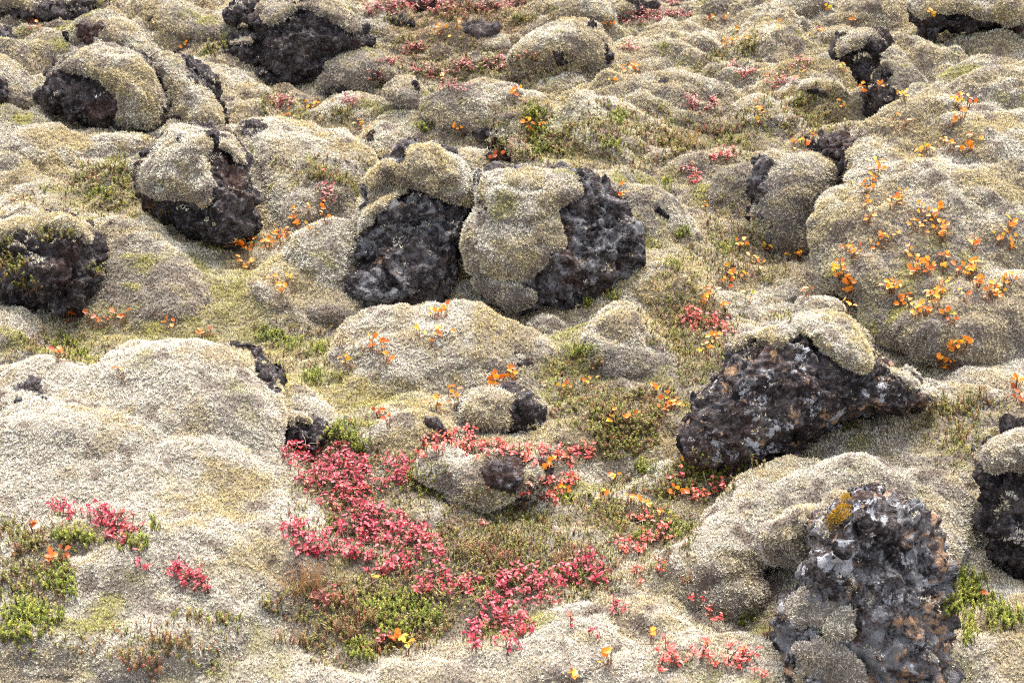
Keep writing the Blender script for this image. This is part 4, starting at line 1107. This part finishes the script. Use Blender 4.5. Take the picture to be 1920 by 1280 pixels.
# heath undergrowth in the hollows: nobody could count it
def undergrowth():
    r = np.random.default_rng(99)
    Ps, Ns, pal = [], [], []
    for (cx, cy, rx, ry, n) in ((640, 930, 80, 110, 420), (930, 1040, 210, 80, 1100), (700, 1160, 170, 70, 900), (1180, 960, 110, 60, 420), (1160, 790, 90, 60, 800), (1300, 900, 70, 40, 380),
                                (1310, 640, 80, 60, 420), (1370, 470, 80, 70, 420), (250, 370, 150, 60, 480), (60, 1080, 80, 110, 260), (300, 1210, 140, 50, 160), (560, 660, 110, 50, 160), (120, 650, 100, 40, 160),
                                (900, 130, 160, 40, 480), (1240, 250, 160, 50, 520), (1500, 220, 90, 50, 260), (850, 30, 160, 30, 300), (1050, 260, 60, 50, 160), (1270, 560, 60, 50, 120), (1010, 280, 60, 30, 120), (1060, 700, 60, 40, 90), (560, 210, 90, 40, 90), (1800, 810, 90, 60, 120), (1700, 1150, 0, 0, 0),
                                (840, 1110, 140, 40, 260), (1060, 1080, 110, 40, 260), (770, 900, 60, 60, 220), (1240, 1010, 60, 50, 120), (600, 330, 70, 40, 70), (1390, 90, 80, 40, 60), (960, 250, 80, 50, 90)):
        if not n: continue
        P, Nn = sample_patch(r, cx, cy, rx, ry, n)
        if P is not None: Ps.append(P); Ns.append(Nn)
    P = np.concatenate(Ps); Nn = np.concatenate(Ns)
    dep = (P - CAM) @ FWD
    ms = []
    for lo, hi, s in ((0, 3.4, 1.0), (3.4, 4.6, 1.2), (4.6, 99, 1.6)):
        m = (dep >= lo) & (dep < hi)
        if m.any():
            w_, nd = shoots(r, P[m], Nn[m], .016 * s ** .4, ([*OLIVES[0], (.24, .14, .09), (.36, .30, .14)], [*OLIVES[1], 3, 2]), 9, s); ms += [w_, nd]
    # bare grey twigs and pale dead stalks lying among the shoots
    k = r.integers(0, len(P), 900); d = unit(np.stack([r.normal(0, 1, 900), r.normal(0, 1, 900), r.uniform(-.1, .7, 900)], 1))
    L = r.uniform(.012, .045, (900, 1)); c = np.where(r.random((900, 1)) < .6, np.array([[.20, .15, .13]]), np.array([[.52, .45, .33]])) * r.uniform(.6, 1.2, (900, 1))
    A = P[k] + (0, 0, .006); ms.append(stick_mesh(A, A + d * L, .0008, .0004, c))
    V, T, C = merge(ms)
    me = make_mesh('heath_undergrowth', V, None, T, smooth=False); set_col(me, 'tint', np.clip(C, 0, 1))
    o = link('heath_undergrowth', me, NEEDLE)
    tag(o, 'low brown and olive heath shoots scattered through the mossy hollows', 'heath', None, 'stuff')
undergrowth()

for a in ((548, 852, 26, 14), (590, 868, 38, 20), (648, 872, 38, 26), (600, 908, 42, 20), (672, 908, 40, 22), (652, 948, 40, 22), (700, 972, 34, 20), (745, 880, 30, 13), (748, 905, 26, 16),
          (552, 1006, 34, 18), (590, 1032, 44, 22), (662, 1000, 36, 22), (706, 1012, 40, 26), (756, 998, 40, 22), (782, 1030, 36, 22), (816, 1050, 26, 12), (668, 1052, 40, 14), (700, 1076, 24, 9), (748, 1072, 32, 16),
          (126, 968, 34, 12), (190, 972, 32, 14), (228, 990, 34, 18), (228, 1018, 26, 14), (264, 1066, 10, 7), (340, 1082, 28, 18), (376, 1100, 26, 18),
          (785, 1114, 26, 15), (826, 1090, 22, 9), (852, 1110, 38, 16), (980, 1084, 38, 12), (960, 1112, 34, 14), (1016, 1112, 40, 14), (1056, 1096, 30, 15), (1104, 1066, 36, 18), (1118, 1096, 20, 12),
          (932, 1140, 38, 12), (930, 1168, 36, 18), (974, 1176, 22, 26), (884, 1196, 22, 16), (958, 1220, 28, 8), (896, 1222, 12, 12), (1150, 1148, 10, 16), (1115, 1200, 11, 9), (1072, 1171, 8, 5)):
    berry_shrub(*a)
for a in ((826, 836, 30, 16), (866, 828, 28, 16), (900, 846, 34, 18), (950, 846, 32, 16), (992, 858, 28, 12), (1050, 862, 40, 16), (1094, 860, 24, 12), (790, 858, 12, 7), (1000, 930, 26, 14), (1022, 912, 18, 14), (1068, 912, 22, 14), (1040, 940, 20, 12),
          (1168, 1034, 34, 10), (1205, 1026, 20, 10), (1238, 1006, 20, 15), (1200, 976, 22, 11), (1268, 900, 12, 10), (1306, 936, 18, 12), (1346, 922, 16, 12), (1191, 1086, 16, 9), (1236, 1080, 12, 6),
          (1304, 1134, 8, 14), (1336, 1166, 18, 7), (1252, 1244, 24, 24), (1306, 1228, 26, 14), (1366, 1246, 34, 16), (1400, 1238, 20, 10), (1422, 1274, 16, 8),
          (1296, 602, 20, 14), (1326, 612, 30, 14), (1362, 622, 20, 10), (1354, 298, 30, 8), (1302, 338, 12, 12)):
    berry_shrub(*a, dens=.85, pal=CORAL)
for a in ((610, 362, 12, 22), (740, 18, 40, 12), (796, 10, 40, 12), (840, 22, 36, 12), (700, 22, 26, 10), (1180, 44, 34, 8), (1222, 32, 40, 10), (1270, 32, 26, 8), (1262, 8, 18, 8), (530, 196, 30, 10), (712, 150, 26, 10), (740, 118, 20, 8), (800, 140, 30, 12),
          (776, 96, 24, 12), (880, 128, 26, 12), (934, 122, 20, 14), (842, 166, 40, 10), (1460, 158, 24, 10), (1398, 140, 18, 10), (1310, 200, 34, 12), (1376, 126, 10, 6), (60, 48, 14, 8), (1500, 122, 20, 8),
          (712, 1206, 26, 10), (610, 1130, 30, 16), (1028, 1140, 24, 10), (900, 990, 14, 6), (660, 194, 26, 8), (1180, 96, 18, 6), (1290, 322, 14, 8), (1540, 60, 12, 5), (990, 110, 12, 6), (910, 20, 34, 8), (960, 12, 34, 8)):
    berry_shrub(*a, dens=.8, pal=DULL, hgt=.03)

OR = '''1628,421,2 1591,472,4 1601,485,4 1617,482,3 1634,468,2 1651,460,3 1667,453,3 1715,435,4 1731,433,3 1748,413,3 1760,421,2 1764,443,9 1768,455,6 1700,487,4 1716,505,5 1722,516,5 1739,511,5 1709,525,4 1827,470,4 1768,489,3
1796,515,5 1825,512,6 1816,528,5 1833,540,8 1862,556,8 1856,566,5 1890,535,5 1880,545,5 1670,545,7 1680,552,4 1740,568,8 1756,576,5 1765,545,4 1768,560,3 1690,574,4 1706,580,5 1716,595,4 1737,595,5 1776,591,4 1784,610,3 1810,566,4 1888,437,6 1872,458,3 1892,470,4
1580,512,7 1590,528,8 1594,544,8 1575,560,6 1601,564,4 1595,578,5 1589,590,4 1794,203,5 1817,205,5 1804,225,3 1787,235,4 1698,235,3 1680,243,2 1733,289,4 1740,298,4 1784,282,4 1812,288,7 1820,280,4 1770,276,2 1643,329,3 1636,350,7 1630,362,6 1622,393,4 1686,380,7 1673,393,5
1629,420,3 1720,400,3 1750,415,4 1760,393,3 1643,165,3 1626,173,4 1577,205,4 1418,213,5 1424,230,2 1525,262,3 1360,92,4 1372,86,3 1391,82,3 1358,42,3 1334,43,3 1384,60,2 1547,20,3 1596,50,3 1542,67,3 1471,151,4 1441,144,3 1579,138,3 1492,285,3 1508,285,3 1324,396,3 1780,655,4 1794,655,4 1812,650,4
1727,679,3 1740,682,3 1764,679,3 1784,699,3 1905,724,6 1342,645,6 1324,667,4 1482,492,5 1498,487,3 1414,500,3 1424,512,3 1384,475,4 1391,527,3 1366,521,6 1362,546,4 1319,578,4 1357,586,3 1403,568,2 1513,558,2
443,457,3 457,462,6 475,464,5 500,462,4 518,448,6 528,458,4 540,447,4 504,474,3 463,479,3 453,500,3 465,507,2 517,534,3 536,531,3 527,553,3 588,437,3 810,598,3 823,595,3 836,596,3 788,635,2 825,634,5 811,650,2 697,653,2 718,662,4 722,682,4 650,687,3
926,722,6 940,718,4 962,710,6 845,746,3 857,756,4 818,769,4 1103,731,4 1053,737,4 1228,747,3 1250,764,6 1262,768,5 1245,779,3 1144,793,3 1176,796,3 1026,876,6 1057,929,4 1127,946,3 747,1216,6 763,1232,3 1142,1246,4 1224,1212,2 1077,1267,4
828,64,6 855,54,3 1140,50,6 1171,139,4 1194,138,6 1150,158,3 966,188,5 990,247,5 1010,248,4 862,245,4 828,155,3 677,243,3 690,259,2 1160,370,3 349,91,6 70,60,2 572,208,4 590,205,4 541,217,4 578,401,2 605,396,3 551,411,3 615,418,3 560,430,3
1210,960,4 1236,974,4 1180,948,3 1262,928,4 1290,870,3 1150,905,2 700,1100,2 1330,560,3 1400,470,3 1436,478,3'''
RU = '126,608,2 139,600,3 168,600,2 178,616,3 205,610,2 217,602,2 235,604,3 319,618,3 380,632,2 390,630,2 111,680,3 118,672,3 232,712,2 116,1052,5 100,1060,3 60,1000,2 1914,756,6 710,786,3 726,800,2 700,660,2 939,296,3 920,300,2 1840,1130,2 1790,640,0'
YE = '1680,188,6 1696,190,5 1745,30,5 1732,510,3 1771,513,4 1822,520,6 1668,552,3 1574,520,5 1690,560,0 1640,322,3 1790,200,3 1890,430,2 1728,590,3 1500,150,2 1460,60,2'
for txt, pal in ((OR, ORANGE), (RU, RUST), (YE, YELLOW)):
    for w_ in txt.split():
        x, y, n = (int(v) for v in w_.split(','))
        if n: willow_sprig(x, y, n, pal)

for a in ((34, 1150, 34, 26), (78, 1166, 34, 28), (30, 1190, 34, 22), (112, 1090, 34, 28), (128, 1010, 26, 14), (166, 1016, 24, 14), (252, 1020, 26, 16), (290, 990, 10, 12),
          (716, 1148, 44, 24), (760, 1130, 26, 18), (800, 1160, 30, 20), (676, 1222, 34, 16), (740, 1190, 34, 20), (1396, 1164, 10, 12), (1206, 1010, 18, 10), (1272, 996, 20, 16), (1066, 940, 20, 10),
          (1290, 884, 26, 10), (1330, 900, 30, 12), (1806, 1096, 34, 24), (1830, 1130, 36, 26), (1790, 1140, 22, 22), (1880, 1160, 34, 26), (1816, 1190, 14, 24), (510, 634, 30, 12), (544, 648, 22, 10), (598, 660, 16, 9), (592, 712, 34, 11),
          (646, 816, 30, 20), (676, 838, 20, 14), (300, 520, 0, 0), (395, 466, 20, 5), (1262, 500, 14, 8), (1282, 440, 12, 12), (1100, 572, 12, 9), (1150, 560, 14, 7), (1000, 216, 20, 16), (1010, 250, 18, 14), (1014, 282, 20, 12),
          (1160, 228, 16, 14), (1144, 276, 20, 8), (800, 242, 16, 8), (1090, 664, 32, 9), (1210, 880, 20, 12), (1040, 250, 0, 0), (190, 366, 22, 10), (120, 646, 20, 10), (150, 664, 16, 8), (830, 935, 12, 10), (1360, 470, 18, 10), (1250, 345, 10, 8)):
    if a[2]: crowberry(*a)
for a in ((24, 1000, 26, 18), (60, 1020, 26, 16), (20, 1086, 22, 20), (50, 1110, 22, 14), (770, 900, 18, 18), (800, 930, 16, 14), (960, 960, 30, 18), (1000, 985, 26, 16), (930, 1000, 30, 14), (975, 1020, 24, 12), (1010, 1040, 20, 12),
          (1130, 962, 26, 16), (1160, 985, 24, 14), (1100, 940, 16, 10), (912, 1120, 18, 12), (842, 1106, 0, 0), (1384, 884, 22, 10), (1408, 872, 26, 9), (1766, 770, 24, 22), (1810, 768, 26, 20), (1798, 824, 26, 16), (1590, 802, 20, 14),
          (20, 500, 26, 22), (50, 540, 26, 12), (10, 460, 14, 14), (180, 508, 14, 12), (90, 446, 22, 10), (130, 440, 12, 8), (186, 320, 26, 12), (226, 312, 22, 12), (160, 340, 24, 10), (230, 344, 16, 10), (600, 334, 24, 14), (640, 340, 18, 10),
          (1150, 780, 28, 20), (1190, 800, 26, 18), (1150, 830, 26, 18), (1184, 840, 22, 18), (1100, 766, 20, 12), (1060, 744, 14, 12), (1230, 780, 20, 14), (1270, 640, 24, 12), (1290, 668, 18, 10), (1468, 600, 20, 7), (1358, 268, 26, 10), (1396, 280, 24, 10),
          (1250, 270, 26, 10), (1500, 200, 24, 16), (1520, 228, 20, 12), (760, 84, 24, 10), (1400, 96, 24, 12), (1350, 112, 20, 10), (640, 214, 26, 9), (398, 100, 16, 14), (420, 78, 10, 14), (390, 1168, 36, 9), (432, 1166, 18, 8), (356, 1160, 22, 9), (1270, 920, 20, 10), (1240, 935, 18, 10),
          (760, 52, 0, 0), (980, 40, 26, 8), (500, 200, 18, 8), (1240, 1070, 10, 8), (910, 1190, 14, 10)):
    if a[2]: crowberry(*a, pal=OLIVES)
for a in ((904, 1046, 28, 14), (940, 1056, 30, 13), (870, 1040, 18, 10), (1060, 1056, 24, 12), (1088, 1046, 18, 10), (640, 1140, 34, 18), (690, 1170, 34, 16), (650, 1190, 26, 18), (700, 1225, 22, 12), (600, 1180, 0, 0), (330, 1216, 30, 9), (300, 1206, 18, 8), (270, 1250, 26, 12), (290, 1268, 18, 8), (236, 1244, 12, 10),
          (545, 1206, 24, 8), (580, 1216, 18, 8), (846, 28, 24, 14), (880, 24, 26, 14), (900, 34, 20, 10), (40, 1040, 18, 10), (96, 1070, 14, 9), (1360, 252, 20, 8), (1320, 252, 18, 8), (1440, 1200, 10, 10), (1290, 1090, 12, 9), (1840, 750, 12, 12), (680, 1045, 16, 8), (1120, 690, 8, 14), (775, 1090, 16, 9)):
    if a[2]: crowberry(*a, pal=BROWNS, L=.03)
grass(570, 1104, 40, 18, 90, .06, (.50, .30, .14), 'tan and orange dry grass tuft right of the lone red shrub, lower left')
grass(1292, 270, 26, 10, 50, .06, (.55, .36, .10), 'small golden grass tuft beside the heath in the upper right hollow')
grass(920, 268, 16, 6, 9, .09, (.50, .44, .20), 'few thin pale grass blades in front of the dark gap under the long knobbly ridge')
grass(1060, 990, 14, 8, 7, .08, (.48, .42, .16), 'few yellowish grass blades standing in the heath of the central hollow')
grass(560, 840, 12, 6, 6, .05, (.70, .62, .48), 'few straw coloured seed stalks in front of the dark rock by the great moss hill')

# ---------------------------------------------------------------- labels: what it is, then which of those beside the nearest landmark
MARKS = [('the great pale moss hill at the left', 300, 900), ('the red thicket below the great hill', 650, 960), ('the central pair of boulders', 880, 470), ('the big moss hill at right', 1750, 430),
         ('the lichen blotched boulder', 1500, 740), ('the lichen crusted bottom boulder', 1640, 1080), ('the pale dome at the bottom edge', 1330, 1230), ('the central heath hollow', 970, 1020), ('the red ringed white moss boulder', 900, 880),
         ('the dark boulder at the left edge', 90, 520), ('the striped moss dome', 370, 350), ('the long knobbly moss ridge', 920, 210), ('the tall dark boulder up top', 560, 80), ('the boulder with the dark cleft', 1060, 90),
         ('the square moss pedestal', 1440, 400), ('the upper right lava column', 1620, 140), ('the cone shaped mound', 1180, 650), ('the bottom left green shrubs', 60, 1120), ('the broad moss back', 800, 660), ('the dark heathy pit', 1170, 820), ('the brown heather bush', 870, 30)]
WORDS = {'red': ('crimson leaved berry shrub', 'berry shrub'), 'coral': ('coral red berry shrub', 'berry shrub'), 'dull': ('dull pinkish red shrub', 'berry shrub'), 'orange': ('orange leaf sprig', 'willow sprig'),
         'rust': ('rust brown leaf sprig', 'willow sprig'), 'yellow': ('yellow leaf sprig', 'willow sprig'), 'green': ('bright green crowberry', 'crowberry shrub'), 'olive': ('olive green crowberry', 'crowberry shrub'), 'brown': ('brown reddish heath shrub', 'crowberry shrub')}
ORD = ['first', 'second', 'third', 'fourth', 'fifth', 'sixth', 'seventh', 'eighth', 'ninth', 'tenth', 'eleventh', 'twelfth', 'thirteenth', 'fourteenth', 'fifteenth', 'sixteenth', 'seventeenth', 'eighteenth', 'nineteenth', 'twentieth']
ORD += ['twenty-' + o for o in ORD[:9]] + ['thirtieth'] + ['thirty-' + o for o in ORD[:9]] + ['fortieth'] + ['forty-' + o for o in ORD[:9]] + ['fiftieth'] + ['fifty-' + o for o in ORD[:9]] + ['sixtieth'] + ['sixty-' + o for o in ORD[:9]]
cl = {}
for sp in SPECS:
    mk = min(range(len(MARKS)), key=lambda k: (MARKS[k][1] - sp[2]) ** 2 + (1.4 * (MARKS[k][2] - sp[3])) ** 2)
    cl.setdefault((sp[1], mk), []).append(sp)
for (kind, mk), ls in cl.items():
    ls.sort(key=lambda q: q[2])
    for i, sp in enumerate(ls):
        what, cat = WORDS[kind]
        if len(ls) == 1: lab = f'{what}, the only one near {MARKS[mk][0]}'
        else: lab = f'{what}, {ORD[i]} from left near {MARKS[mk][0]}'
        tag(sp[0], lab, cat, {'berry shrub': 'red leaved berry shrubs on the moss', 'willow sprig': 'small autumn leaf sprigs on the moss', 'crowberry shrub': 'crowberry and heather shrubs'}[cat])
